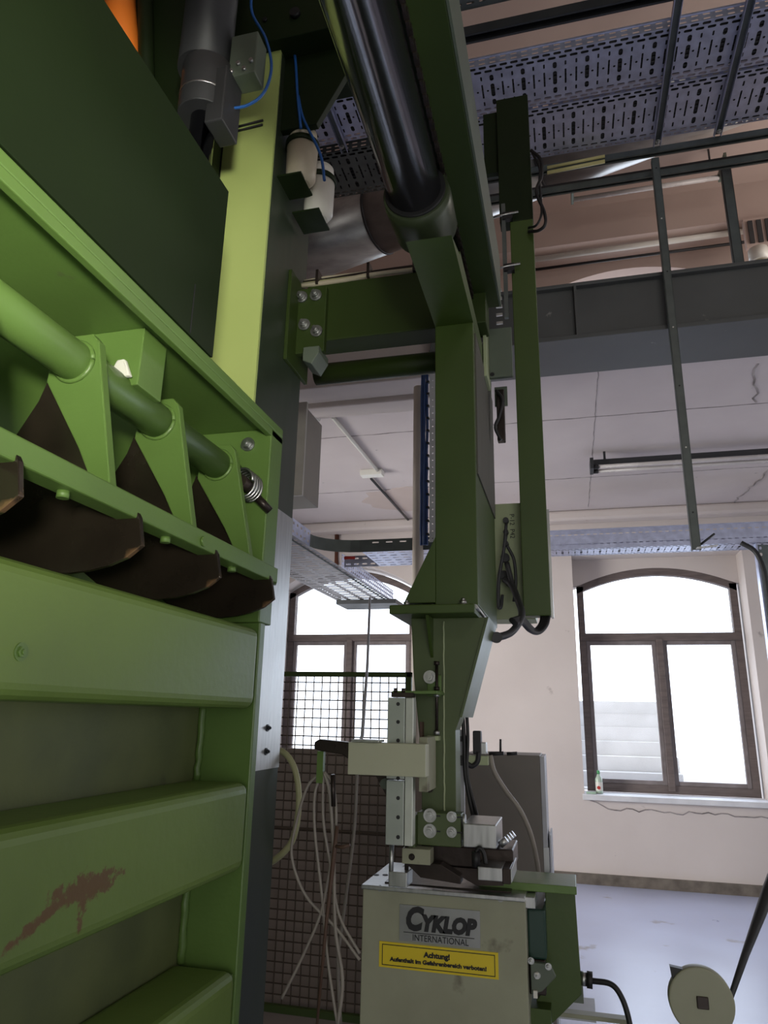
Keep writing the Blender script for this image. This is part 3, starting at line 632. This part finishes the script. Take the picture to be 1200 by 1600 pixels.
# carriage
car = thing('strapping_carriage', (-.36, 2.5, 1.93), 'green carriage column hanging from the gantry with overhead arm and flared foot', 'machine')
MB().prism([(1.80, 3.0), (2.94, 3.0), (2.94, 3.07), (2.02, 3.07)], 'x', -.42, -.278).build('arm', GM, car)
MB().prism([(2.03, 3.07), (2.9, 3.07), (2.9, 3.11), (2.03, 3.11)], 'x', -.41, -.285).build('arm_rib', GM, car)
B('column', GM, car, -.42, -.278, 2.3, 2.94, 1.955, 3.0, .003)
B('column_side_cover', mat('dusty_side', (.10, .095, .075), .5, col2=(.07, .07, .05), scale=4, stretch=(5, 5, 1)), car, -.278, -.273, 2.33, 2.93, 2.42, 2.97)
MB().prism([(-.42, 2.19), (-.528, 1.965), (-.42, 1.965)], 'y', 2.3, 2.9).build('flared_foot', GM, car, .002)
fl = B('mounting_plate', GM, car, -.565, -.283, 2.25, 2.75, 1.922, 1.952, .004)
bolt(fl, (-.515, 2.29, 1.952), (0, 0, 1), .011, .014); bolt(fl, (-.325, 2.29, 1.952), (0, 0, 1), .013, .016); bolt(fl, (-.30, 2.5, 1.952), (0, 0, 1), .012, .014)
Cy('plate_edge_rail', STEEL, fl, (-.283, 2.27, 1.945), (-.283, 2.74, 1.94), .008, 8)
# lower column
MB().prism([(-.515, 1.922), (-.255, 1.922), (-.345, 1.61), (-.365, 1.56), (-.365, 1.24), (-.475, 1.24), (-.475, 1.45), (-.505, 1.74)], 'y', 2.36, 2.46).build('lower_column', GLC, car, .002)
MB().prism([(-.25, 1.922), (-.258, 1.922), (-.35, 1.60), (-.342, 1.60)], 'y', 2.35, 2.62).build('gusset_flange', GLC, car)
MB().prism([(2.60, 1.922), (2.46, 1.922), (2.46, 1.60), (2.50, 1.60)], 'x', -.36, -.35).build('gusset_web', G, car)
MB().prism([(2.36, 1.92), (2.27, 1.92), (2.35, 1.80), (2.36, 1.79)], 'x', -.447, -.437).build('stiffener', GM, car)
MB().sweep([(-.402+random.uniform(-.001, .001), 2.358, 1.25+.66*i/30) for i in range(31)], .003, 6).build('weld_bead', PALE, car)
# adjusting screw
asx = P(682, 1100, y=2.33).x
B('screw_bracket', G, car, asx-.045, asx+.018, 2.325, 2.36, P(682, 1082, y=2.33).z-.006, P(682, 1082, y=2.33).z+.006)
B('screw_pad', G, car, asx-.035, asx+.012, 2.35, 2.36, P(682, 1088, y=2.33).z, P(682, 1054, y=2.33).z, .003)
Cy('screw', GREASE, car, (asx, 2.335, P(682, 1145, y=2.33).z), (asx, 2.335, P(682, 1035, y=2.33).z), .005, 10)
for v in (1036, 1076, 1086, 1145): Cy('nut', STEEL if v > 1080 else GREASE, car, (asx, 2.335, P(682, v, y=2.33).z-.006), (asx, 2.335, P(682, v, y=2.33).z+.006), .010, 6)
B('screw_stop', PALE, car, asx-.03, asx+.008, 2.325, 2.36, P(682, 1157, y=2.33).z, P(682, 1150, y=2.33).z)
bolt(car, P(672, 1058, y=2.35), (0, -1, 0), .014, .02)
for v in (1165, 1232): bolt(car, P(671, v, y=2.355), (0, -1, 0), .008, .016, GREASE)
for v in (1090,): B('rod_guide', BROWN, car, P(657, v, y=2.34).x, P(661, v, y=2.34).x, 2.33, 2.36, P(657, 1158, y=2.34).z, P(657, 1128, y=2.34).z)
# toothed drive plate at beam end
mp_ = B('drive_plate', GREYG, car, -.262, -.165, 2.70, 2.72, 2.97, 3.20, .002)
B('plate_flange', PALE, mp_, -.275, -.262, 2.60, 2.74, 2.93, 3.17, .001)
bolt(mp_, (-.277, 2.64, 3.10), (-1, 0, 0), .006, .006); bolt(mp_, (-.25, 2.70, 2.985), (0, -1, 0), .006, .006, DARK)
lim = thing('limit_switch', P(782, 650, y=2.8), 'small dark switch with curled cables hanging beside the column top', 'switch')
a = P(772, 612, y=2.8); b = P(790, 690, y=2.8)
B('body', GREASE, lim, a.x+.01, b.x, 2.78, 2.82, b.z, a.z, .004); B('bracket', GREYG, lim, a.x, b.x+.012, 2.82, 2.83, a.z-.06, a.z+.03)
MB().curve([P(775, 610, y=2.77), P(785, 625, y=2.76), P(780, 650, y=2.76), P(774, 668, y=2.76), P(783, 688, y=2.77)], .007).build('cable', DARK, lim)
Cy('gland', GREASE, lim, P(783, 690, y=2.8), P(783, 682, y=2.8), .014, 12)
# chrome ram overhead
ram = thing('horizontal_ram', (-.39, 1.0, 3.1), 'thick polished chrome ram rod running overhead into a green collar', 'hydraulic cylinder')
Cy('rod', CHROME, ram, (-.391, -1.3, 3.18), (-.391, 1.86, 3.18), .083, 64)
MB().sweep([(-.391, 1.80, 3.18), (-.391, 1.84, 3.18), (-.391, 1.98, 3.18), (-.391, 2.02, 3.18)], [.104, .108, .104, .085], 48).build('collar', COLM, ram)
Cy('seal', DARK, ram, (-.391, 1.79, 3.18), (-.391, 1.81, 3.18), .096, 48)
Cy('slim_line', CHROME, ram, (-.49, -1.3, 3.19), (-.478, 1.86, 3.20), .006, 12)

# rear column
rc = thing('guide_column', (-.12, 3.09, 2.02), 'tall flat dark green guide column right of the carriage column', 'column')
B('column', GM, rc, -.175, -.062, 3.05, 3.13, 2.02, 4.0, .003)
B('head_plate', GD, rc, -.225, -.06, 3.05, 3.12, 4.0, 4.78, .003)
B('head_wing', GD, rc, -.30, -.225, 3.09, 3.12, 4.35, 4.74)
B('edge_angle', STEEL, rc, -.062, -.052, 3.10, 3.16, 2.02, 2.5)
B('slot_rail', GALVD, rc, -.215, -.195, 3.03, 3.05, 3.45, 4.1)
for z_ in (3.72, 4.02):
    Cy('cross_pin', STEEL, rc, (-.30, 3.03, z_), (-.13, 3.02, z_+.01), .006, 10)
    B('pin_block', DARK, rc, -.21, -.16, 3.02, 3.05, z_-.02, z_+.02)
for i in range(10): B('rack_tooth', STEEL, rc, -.255, -.225, 3.04, 3.05, 3.20+.045*i, 3.212+.045*i)
tag(MB().curve([P(830, 235, y=3.0), P(845, 250, y=2.98), P(846, 275, y=2.98), P(838, 300, y=2.97), P(850, 330, y=2.97), P(852, 350, y=2.97), P(842, 360, y=2.99), P(826, 362, y=3.03)], .008, 8, 8)
    .curve([P(831, 238, y=3.0), P(843, 262, y=2.98), P(843, 285, y=2.98), P(845, 310, y=2.97), P(846, 335, y=2.97), P(838, 352, y=2.98), P(826, 356, y=3.03)], .006, 8, 8).build('cable_loop', DARK, None), 'loop of black cables beside the top of the guide column', 'cable')
# junction panel with cables
jp = thing('junction_panel', (-.22, 3.2, 2.02), 'pale green junction panel with round cable glands behind the carriage', 'panel')
B('panel', PALE, jp, -.315, -.13, 3.16, 3.32, 2.02, 2.555, .002)
gp = [(791, 815), (791, 833), (791, 851), (790, 873), (788, 900), (795, 912)]
for (u, v), r_ in zip(gp, (.013, .012, .012, .02, .02, .014)):
    g_ = P(u, v, y=3.16); Cy('cable_gland', DGREY, jp, g_, g_+Vector((0, -.03, 0)), r_, 14)
text_obj('marking', 'P-12  P42', INK, jp, .03, P(800, 822, y=3.158), (math.radians(90), math.radians(90), 0))
cbn = thing('cable_bundle', P(800, 990, y=2.9), 'thick grey cable bundle curving from the junction panel to the strapping head', 'cable')
yb = 3.08
for k, (st_, w_) in enumerate((((791, 818), .007), ((791, 836), .007), ((788, 905), .014), ((792, 880), .012))):
    if k < 2: pts = [P(*st_, y=yb), P(787, 860, y=yb), P(779+k, 905, y=yb), P(778+k, 945, y=yb), P(782+k, 948, y=yb), P(785, 930, y=3.1)]
    else: pts = [P(*st_, y=yb), P(798+k, 915, y=3.05), P(808+k, 940, y=2.95), P(813+k, 962, y=2.8), P(800, 985+k, y=2.7), P(775, 994+k, y=2.62), P(750, 996+k, y=2.56)]
    MB().curve(pts, w_, 10, 8).build('cable', DGREY, cbn)
MB().curve([P(792, 852, y=yb), P(803, 875, y=yb), P(806, 910, y=yb), P(803, 940, y=yb)], .007, 8).build('cable', DGREY, cbn)
for k in range(4): MB().curve([P(858-3*k, 955, y=3.1), P(854-3*k, 975, y=3.05), P(842-2*k, 988-k, y=3.0), P(828, 985-2*k, y=2.9), P(815, 972-2*k, y=2.8), P(805-2*k, 975-2*k, y=2.7)], .010, 8).build('cable', DARK, cbn)
MB().cyl(P(775, 996, y=2.6), P(776, 996, y=2.58), .02).build('cable_tie', DARK, cbn)

# ---- strapping head at the column foot
hd = thing('sealing_unit', (-.42, 2.3, 1.15), 'strapping head with slotted bracket plate and steel covers at the column foot', 'machine')
B('bracket_plate', GLC, hd, -.475, -.34, 2.29, 2.355, 1.225, 1.318, .003)
B('bracket_cheek', GLC, hd, -.497, -.475, 2.26, 2.36, 1.215, 1.31, .002)
for (u, v, r_) in ((672, 1274, .013), (706, 1276, .010), (672, 1298, .013), (706, 1300, .010)):
    q = P(u, v, y=2.29); bolt(hd, q, (0, -1, 0), r_, .016); B('slot', DARK, hd, q.x, q.x+.032, 2.288, 2.2905, q.z-.0025, q.z+.0015)
B('steel_cover', STEEL, hd, -.330, -.232, 2.26, 2.46, 1.232, 1.297, .003)
Cy('cover_knob', STEEL, hd, (-.335, 2.30, 1.30), (-.327, 2.30, 1.30), .018, 16)
B('feed_track', GREASE, hd, -.47, -.19, 2.33, 2.52, 1.165, 1.222, .004)
MB().prism([(-.40, 1.165), (-.22, 1.165), (-.22, 1.125), (-.30, 1.12)], 'y', 2.32, 2.5).build('feed_guide', GREASE, hd)
B('cutter_block', STEEL, hd, -.283, -.213, 2.22, 2.40, 1.155, 1.19, .002); B('cutter_side', GREASE, hd, -.213, -.19, 2.22, 2.40, 1.15, 1.19, .002)
B('cutter_cap', STEEL, hd, -.19, -.186, 2.22, 2.40, 1.155, 1.19, .001)
Cy('cap_screw', DARK, hd, (-.29, 2.24, 1.185), (-.29, 2.24, 1.225), .012, 14)
MB().curve([(-.29, 2.24, 1.225), (-.28, 2.24, 1.236), (-.268, 2.24, 1.225), (-.262, 2.24, 1.195)], .006).build('lever', DARK, hd)
for k in range(4): Cy('hose_fitting', STEEL, hd, (-.225+.004*k, 2.30+.04*k, 1.238), (-.205+.004*k, 2.30+.04*k, 1.255), .010, 12)
B('link_plate', BEIGE, hd, -.51, -.425, 2.24, 2.30, 1.18, 1.222, .002); bolt(hd, (-.48, 2.24, 1.20), (0, -1, 0), .006, .008, GREASE)
MB().prism([(-.51, 1.18), (-.40, 1.18), (-.34, 1.15), (-.34, 1.13), (-.46, 1.14)], 'y', 2.27, 2.32).build('guide_shoe', GREASE, hd, .002)
# slide rail
sr = thing('slide_rail', (-.51, 2.2, 1.23), 'vertical bright steel slide rail with bolt holes left of the column', 'rail')
za, zb = 1.235, 1.655
for (z0, z1) in ((za, 1.413), (1.418, zb)):
    B('rail_plate', mat('rail_steel%d' % int(z0*10), (.50, .54, .50), .35, .6, scale=7, col2=(.38, .42, .38)), sr, -.552, -.497, 2.2, 2.235, z0, z1, .0015)
B('rail_edge', mat('rail_white', (.70, .74, .66), .35, .3), sr, -.495, -.470, 2.2, 2.24, 1.235, 1.655, .002)
for v in (1100, 1128, 1157, 1216, 1247, 1277, 1308):
    q = P(622, v, y=2.2); Cy('bolt_hole', DARK, sr, q+Vector((0, .002, 0)), q+Vector((0, -.0008, 0)), .0058, 14)
B('top_bracket', G, sr, -.54, -.40, 2.21, 2.36, 1.668, 1.676); B('top_plate', GREASE, sr, -.54, -.47, 2.195, 2.23, 1.656, 1.670)
for xx in (-.53, -.505): Cy('screw', GREASE, sr, (xx, 2.21, 1.670), (xx, 2.21, 1.684), .006, 8)
B('foot_block', STEEL, sr, -.545, -.49, 2.22, 2.30, 1.12, 1.16, .002)
Cy('foot_rod', STEEL, sr, (-.54, 2.23, 1.14), (-.54, 2.23, 1.235), .007, 10); Cy('foot_rod', GREASE, sr, (-.50, 2.26, 1.14), (-.50, 2.26, 1.235), .006, 10)
# beige cross arm
ba = thing('beige_arm', (-.55, 2.17, 1.43), 'beige box arm reaching left across the slide rail', 'arm')
B('box', BEIGEL, ba, -.657, -.42, 2.14, 2.195, 1.430, 1.522, .002)
B('end_bracket', BEIGE, ba, -.452, -.425, 2.20, 2.34, 1.385, 1.54, .002)
B('top_clip', STEEL, ba, -.645, -.56, 2.13, 2.20, 1.523, 1.53, .001)
MB().prism([(-.655, 1.52), (-.755, 1.527), (-.77, 1.518), (-.77, 1.498), (-.745, 1.492), (-.68, 1.485), (-.655, 1.47)], 'y', 2.15, 2.19).build('pivot_lever', GREASE, ba, .003)
for xx in (-.755, -.705, -.672): bolt(ba, (xx, 2.15, 1.508), (0, -1, 0), .006, .006, GREASE)
B('hose_hook', G, ba, -.762, -.742, 2.16, 2.18, 1.40, 1.492)
MB().prism([(-.62, 1.43), (-.553, 1.43), (-.553, 1.32)], 'y', 2.3, 2.31).build('gusset', GREASE, ba)
Cy('gusset_washer', GREYG, ba, (-.578, 2.30, 1.395), (-.578, 2.285, 1.395), .016, 18)
# small rear actuator
ac = thing('rear_actuator', P(750, 1170, y=2.7), 'small black valve and sensor on a beige bracket right of the column', 'valve')
a = P(725, 1180, y=2.7); b = P(763, 1196, y=2.7)
B('bracket', PALE, ac, a.x, b.x, 2.69, 2.73, b.z, a.z, .002)
a = P(740, 1178, y=2.7); b = P(752, 1142, y=2.7); B('black_plug', DARK, ac, a.x, b.x, 2.68, 2.72, a.z, b.z, .004)
a = P(741, 1178, y=2.72); b = P(760, 1160, y=2.72); B('valve_body', STEEL, ac, a.x, b.x, 2.70, 2.75, a.z, b.z, .002)
MB().curve([P(748, 1175, y=2.68), P(746, 1190, y=2.68), P(738, 1197, y=2.68), P(731, 1194, y=2.68)], .009).build('cable', DARK, ac)
Cy('pin', DARK, ac, P(782, 1155, y=2.75), P(782, 1177, y=2.75), .004, 8); Cy('cross_bar', DARK, ac, P(764, 1178, y=2.75), P(787, 1177, y=2.75), .007, 8)
Cy('cross_bar', DARK, ac, P(792, 1178, y=2.75), P(808, 1177, y=2.75), .006, 8)
ml = thing('mast_strip', (-.36, 2.66, 1.2), 'bright grey vertical strip behind the lower column', 'strip')
a = P(711, 1140, y=2.6); b = P(726, 1290, y=2.6)
B('strip', CLOTHC, ml, a.x, b.x, 2.6, 2.62, b.z, a.z)
B('clamp', DARK, ml, a.x-.02, b.x+.01, 2.56, 2.6, P(720, 1195, y=2.6).z, P(720, 1180, y=2.6).z); B('clamp', DARK, ml, a.x-.02, b.x+.01, 2.56, 2.6, P(720, 1158, y=2.6).z, P(720, 1150, y=2.6).z)
tag(MB().curve([P(721, 1090, y=2.56), P(725, 1150, y=2.56), P(727, 1210, y=2.56), P(737, 1265, y=2.54), P(742, 1285, y=2.5)], .007).curve([P(727, 1085, y=2.56), P(731, 1150, y=2.56), P(730, 1210, y=2.56), P(743, 1265, y=2.54), P(748, 1285, y=2.5)], .006).build('black_cable', DARK, None), 'pair of black cables running down behind the lower column', 'cable')
tag(MB().curve([P(766, 1180, y=2.74), P(772, 1205, y=2.74), P(790, 1235, y=2.75), P(812, 1265, y=2.76), P(828, 1300, y=2.78), P(838, 1340, y=2.8), P(843, 1378, y=2.8)], .009, 10).build('grey_cable', HOSE, None), 'beige flexible cable drooping in front of the grey cabinet', 'cable')

# ================================================================== strapping unit cabinet
cyk = thing('strapping_unit', (-.4, 2.55, 0), 'beige strapping unit cabinet with maker plate and yellow warning sign', 'machine')
B('cabinet', BEIGE, cyk, -.645, -.157, 2.30, 2.62, .04, 1.092, .003)
B('top_plate', STEEL, cyk, -.648, -.157, 2.29, 2.66, 1.092, 1.104, .002)
TOPD = B('top_wear_plate', GREASE, cyk, -.585, -.20, 2.335, 2.66, 1.104, 1.1075)
for (u, v) in ((588, 1367), (602, 1367)):
    q = P(u, v, z=1.1045); Cy('round_hole', DARK, cyk, q, q+Vector((0, 0, .001)), .009, 14)
for (u, v) in ((594, 1388), (782, 1404)): bolt(cyk, P(u, v, y=2.30), (0, -1, 0), .006, .005, PLATE)
sp = B('maker_plate', PLATE, cyk, -.528, -.288, 2.296, 2.30, .962, 1.058)
tx = (math.radians(90), 0, 0)
text_obj('lettering', 'C', INK, sp, .082, (-.487, 2.2945, 1.020), tx, .0045, .2, .055)
text_obj('lettering', 'YKLOP', INK, sp, .055, (-.383, 2.2945, 1.012), tx, .0040, .2, .165)
B('plate_line', INK, sp, -.515, -.305, 2.2945, 2.296, .985, .9865)
text_obj('lettering', 'INTERNATIONAL', INK, sp, .024, (-.405, 2.2945, .973), tx, 0, 0, .165)
ws = B('warning_sign', YEL, cyk, -.589, -.238, 2.297, 2.30, .888, .955)
mb = MB()
for (a, b, c, d) in ((-.580, -.247, .947, .949), (-.580, -.247, .894, .896), (-.580, -.578, .894, .949), (-.249, -.247, .894, .949)): mb.box(a, b, 2.296, 2.297, c, d)
mb.build('border', INK, ws)
text_obj('lettering', 'Achtung!', INK, ws, .019, (-.415, 2.2955, .931), tx, .0009, 0, .078)
text_obj('lettering', 'Aufenthalt im Gefahrenbereich verboten!', INK, ws, .0145, (-.413, 2.2955, .911), tx, .0007, 0, .285)
# right side mechanism and green C arm
B('c_arm_top', G, cyk, -.30, -.012, 2.38, 2.56, 1.103, 1.125, .002)
MB().prism([(-.105, 1.10), (-.018, 1.10), (-.012, .83), (-.075, .77), (-.15, .70), (-.15, .05), (-.157, .05), (-.157, .78), (-.115, .84)], 'y', 2.44, 2.50).build('c_arm', GM, cyk, .002)
B('c_arm_base', GM, cyk, -.157, -.10, 2.38, 2.50, .05, .80)
B('corner_pad', GREYG, cyk, -.05, -.008, 2.46, 2.52, .80, .86)
B('top_notch', STEEL, cyk, -.165, -.13, 2.32, 2.42, 1.07, 1.10, .002)
B('motor_cover', TEAL, cyk, -.157, -.105, 2.36, 2.60, .93, 1.06, .006)
B('mechanism', GREASE, cyk, -.157, -.11, 2.36, 2.56, .84, .93, .004)
MB().prism([(-.15, .93), (-.095, .93), (-.08, .90), (-.12, .86), (-.15, .85)], 'y', 2.33, 2.345).build('lever_plate', GREYG, cyk, .002)
for (x_, z_) in ((-.148, .935), (-.10, .925), (-.132, .90)): bolt(cyk, (x_, 2.33, z_), (0, -1, 0), .006, .012)
B('white_tab', WHITE, cyk, -.137, -.128, 2.32, 2.33, .893, .908); B('white_tab', WHITE, cyk, -.144, -.133, 2.32, 2.33, .845, .863)
a = P(850, 1392, y=2.6); B('strap_guide', CLOTHC, cyk, -.112, -.095, 2.60, 2.615, .915, 1.19)
cg = thing('cable_gland', P(910, 1530, y=2.42), 'black threaded cable gland on the right edge of the green arm', 'connector')
a = P(906, 1528, y=2.47); Cy('body', DARK, cg, a, a+Vector((.028, 0, -.003)), .018, 20); Cy('nut', DARK, cg, a+Vector((.020, 0, -.002)), a+Vector((.036, 0, -.003)), .023, 8); Cy('ring', STEEL, cg, a+Vector((.002, -.001, 0)), a+Vector((.018, -.001, -.002)), .0185, 20)
MB().curve([a+Vector((.034, 0, -.004)), P(955, 1538, y=2.46), P(972, 1560, y=2.45), P(983, 1595, y=2.44), P(990, 1640, y=2.43)], .008, 10).build('black_cable', DARK, cg)
lb = thing('low_frame_bar', (0, 2.5, .7), 'beige horizontal frame bar low beside the strapping unit', 'bar')
a = P(866, 1577, y=2.6); b = P(985, 1597, y=2.6)
B('bar', BEIGE, lb, a.x-.05, b.x, 2.58, 2.62, b.z-.002, a.z, .002); B('bar_leg', BEIGE, lb, b.x-.03, b.x, 2.58, 2.62, 0, b.z); B('tray_plate', CLOTHC, lb, a.x-.02, b.x-.1, 2.62, 2.8, b.z-.02, b.z-.012)

# reel and strap at the lower right
rl = thing('strap_reel', P(1095, 1568, y=2.2), 'beige disc strap guide wheel at the lower right corner', 'reel')
c = P(1095, 1563, y=2.2)
mb = MB(); mb.cyl(c+Vector((0, .016, 0)), c+Vector((0, -.016, 0)), .078, 48); mb.build('disc', BEIGE, rl, .004)
MB().prism([(c.x-.05, c.z-.05), (c.x+.05, c.z-.05), (c.x+.05, c.z-.16), (c.x-.045, c.z-.16)], 'y', c.y-.014, c.y+.014).build('disc_arm', BEIGE, rl, .004)
B('square_hub', GREASE, rl, c.x-.012, c.x+.016, c.y-.02, c.y-.015, c.z-.014, c.z+.014, .002)
B('stand', BEIGE, rl, c.x-.04, c.x+.04, c.y-.02, c.y+.05, 0, c.z-.15)
MB().prism([(c.x-.064, c.z+.04), (c.x-.068, c.z+.072), (c.x-.035, c.z+.068)], 'y', c.y-.01, c.y+.01).build('clip', DARK, rl)
tag(MB().sweep([P(1136, 1575, y=2.2), P(1165, 1490, y=2.35), P(1200, 1395, y=2.5), P(1240, 1290, y=2.7)], [.006, .010, .018, .02], 10).build('dark_strap_bar', DGREY, None), 'dark slanting bar rising from the reel to the right edge', 'bar')

# ================================================================== fence, cabinets, hoses
fe = thing('mesh_fence', (-1.3, 4.0, 0), 'wire mesh safety fence panel in front of the left window', 'fence')
mb = MB(); n = 0
x = -1.95
while x < -.885: mb.cyl((x, 4.0, .14), (x, 4.0, 1.825), .0036, 5, cap=False); x += .05
z = .18
while z < 1.81: mb.cyl((-1.95, 4.003, z), (-.88, 4.003, z), .0036, 5, cap=False); z += .05
tag(mb.build('wire_mesh', WIRE, fe), None)
B('top_rail', GM, fe, -1.97, -.865, 3.985, 4.015, 1.812, 1.84, .002); B('bottom_rail', GM, fe, -1.97, -.865, 3.985, 4.015, .10, .135, .002)
B('mid_rail', WIRE, fe, -1.97, -.88, 3.994, 4.006, .985, .995)
B('end_post', GM, fe, -.895, -.865, 3.985, 4.015, 0, 1.84, .002); B('end_post', GM, fe, -1.985, -1.955, 3.985, 4.015, 0, 1.84, .002)
ec = thing('electrical_cabinet', (-.32, 4.4, 0), 'grey-brown electrical cabinet standing behind the strapping head', 'cabinet')
B('cabinet_body', CABG, ec, -.60, -.182, 4.2, 4.55, .8, 1.405, .004); B('cabinet_side', CLOTHC, ec, -.182, -.158, 4.2, 4.52, .8, 1.40, .002)
B('lower_body', CABG, ec, -.62, -.15, 4.2, 4.55, .0, .795, .004); B('side_lid', CLOTHC, ec, -.15, -.14, 4.22, 4.5, .0, 1.0, .002)
bd = P(550, 1172, y=4.1)
tag(B('brown_board', mat('brown_board_paint', (.30, .25, .205), .7, scale=2, col2=(.22, .18, .15)), None, -2.6, -.66, 4.08, 4.11, 0, bd.z, .003), 'large brown board standing behind the mesh fence below the left window', 'board')
# hoses
def hose(pts, r, m, label, name='hose'): return tag(MB().curve(pts, r, 8, 8).build(name, m, None), label, 'hose')
hose([P(415, 1180, y=2.62), P(440, 1174, y=2.62), P(460, 1200, y=2.62), P(467, 1250, y=2.62), P(458, 1310, y=2.62), P(430, 1343, y=2.62), P(405, 1350, y=2.64)], .012, YHOSE, 'thick yellowed hose bulging out from behind the green post')
hz = 2.17
hose([P(503, 1206, y=hz), P(480, 1230, y=hz), P(462, 1290, y=hz), P(456, 1340, y=hz), P(478, 1400, y=hz), P(525, 1450, y=hz), P(562, 1500, y=hz)], .0045, HOSE, 'pale thin hose swinging left from the hook then right behind the cabinet edge')
hose([P(504, 1206, y=hz), P(492, 1240, y=hz), P(492, 1300, y=hz), P(503, 1400, y=hz), P(512, 1500, y=hz), P(527, 1600, y=hz)], .0045, HOSE, 'pale hose, leftmost strand hanging straight down from the hook')
hose([P(505, 1206, y=hz), P(505, 1280, y=hz), P(516, 1350, y=hz), P(530, 1430, y=hz), P(562, 1490, y=hz)], .0045, HOSE, 'pale hose slanting right from the hook to the cabinet edge')
hose([P(507, 1206, y=hz), P(521, 1230, y=hz), P(525, 1290, y=hz), P(513, 1370, y=hz), P(500, 1430, y=hz), P(470, 1500, y=hz), P(440, 1560, y=hz)], .0045, HOSE, 'pale hose crossing left down towards the foot of the green post')
hose([P(506, 1206, y=hz), P(515, 1240, y=hz), P(521, 1330, y=hz), P(524, 1450, y=hz), P(535, 1530, y=hz), P(528, 1600, y=hz)], .0055, HOSE, 'pale hose hanging straight down in the middle of the bundle')
hose([P(558, 1205, y=2.6), P(553, 1300, y=2.6), P(538, 1420, y=2.6), P(528, 1500, y=2.6), P(532, 1600, y=2.6)], .006, HOSE, 'pale hose hanging in front of the mesh nearest the slide rail')
al = thing('air_lance', P(500, 1600, y=2.12), 'thin brown air lance with a copper valve hanging among the hoses', 'tool')
MB().sweep([P(527, 1290, y=2.12), P(522, 1335, y=2.12), P(510, 1440, y=2.12), P(495, 1605, y=2.12)], [.006, .007, .005, .004], 8).build('tube', BROWN, al)
MB().sweep([P(523, 1322, y=2.12), P(535, 1324, y=2.11), P(547, 1320, y=2.11)], [.005, .006, .004], 8).build('trigger', BROWN, al)
MB().sweep([P(520, 1210, y=2.14), P(521, 1260, y=2.14)], .007, 8).build('handle', GREASE, al)
# bottle on the sill
bt = thing('spray_bottle', (.245, 8.30, .855), 'small plastic bottle with red and white label on the right window sill', 'bottle')
MB().sweep([(.245, 8.3, .856), (.245, 8.3, 1.0), (.245, 8.3, 1.03), (.245, 8.3, 1.05)], [.037, .037, .02, .014], 20).build('body', mat('clear_green_plastic', (.55, .68, .55), .2), bt)
Cy('cap', mat('green_cap', (.1, .4, .15), .4), bt, (.245, 8.3, 1.05), (.245, 8.3, 1.085), .016, 16)
MB().sweep([(.245, 8.3, .885), (.245, 8.3, .97)], .0378, 20, False).build('label_band', WHITE, bt); Cy('label_dot', REDC, bt, (.24, 8.263, .915), (.24, 8.260, .915), .018, 16)
tag(B('folded_cloth', mat('pale_green_cloth', (.4, .55, .42), .9), None, .11, .21, 8.2, 8.3, .856, .872, .006), 'small pale green cloth lying beside the bottle on the sill', 'cloth')

# frames added around the off-camera fill lamps; the walls behind have no openings
for (n, axis, c0, w_, zc, h_) in ((3, 'x', 5.6, 3.4, 2.2, 2.6), (4, 'x', .6, 3.2, 1.7, 2.0), (5, 'x', 6.3, 2.4, 6.0, 1.6), (6, 'y', 1.6, 3.0, 1.5, 2.4), (7, 'y', 2.2, 3.0, 6.0, 1.8)):
    mb = MB(); a, b, z0, z1 = c0-w_/2, c0+w_/2, zc-h_/2, zc+h_/2
    for (p, q_, r0, r1) in ((a-.08, a, z0-.08, z1+.08), (b, b+.08, z0-.08, z1+.08), (a, b, z1, z1+.08), (a, b, z0-.08, z0)):
        if axis == 'x': mb.box(4.72, 5.0, p, q_, r0, r1)
        else: mb.box(p, q_, -4.5, -3.92, r0, r1)
    S(mb.build('window_%d' % n, WOOD))
GROUPS = {'cable_tray': 'perforated cable trays under the ceiling', 'support_rail': 'support rails of the overhead trays', 'tray_bracket': 'cross brackets under the overhead trays',
          'hose': 'hoses hanging beside the green post', 'fluorescent_light': 'twin-tube fluorescent lights', 'ceiling_conduit': 'conduit tubes on the slab', 'black_cable': 'black cables', 'blue_hose': 'thin blue hoses', 'conduit_pipe': 'pipes on the upper storey wall'}
for o in list(bpy.data.objects):
    k = o.name.split('.')[0]
    if o.parent is None and k in GROUPS and 'label' in o: o['group'] = GROUPS[k]
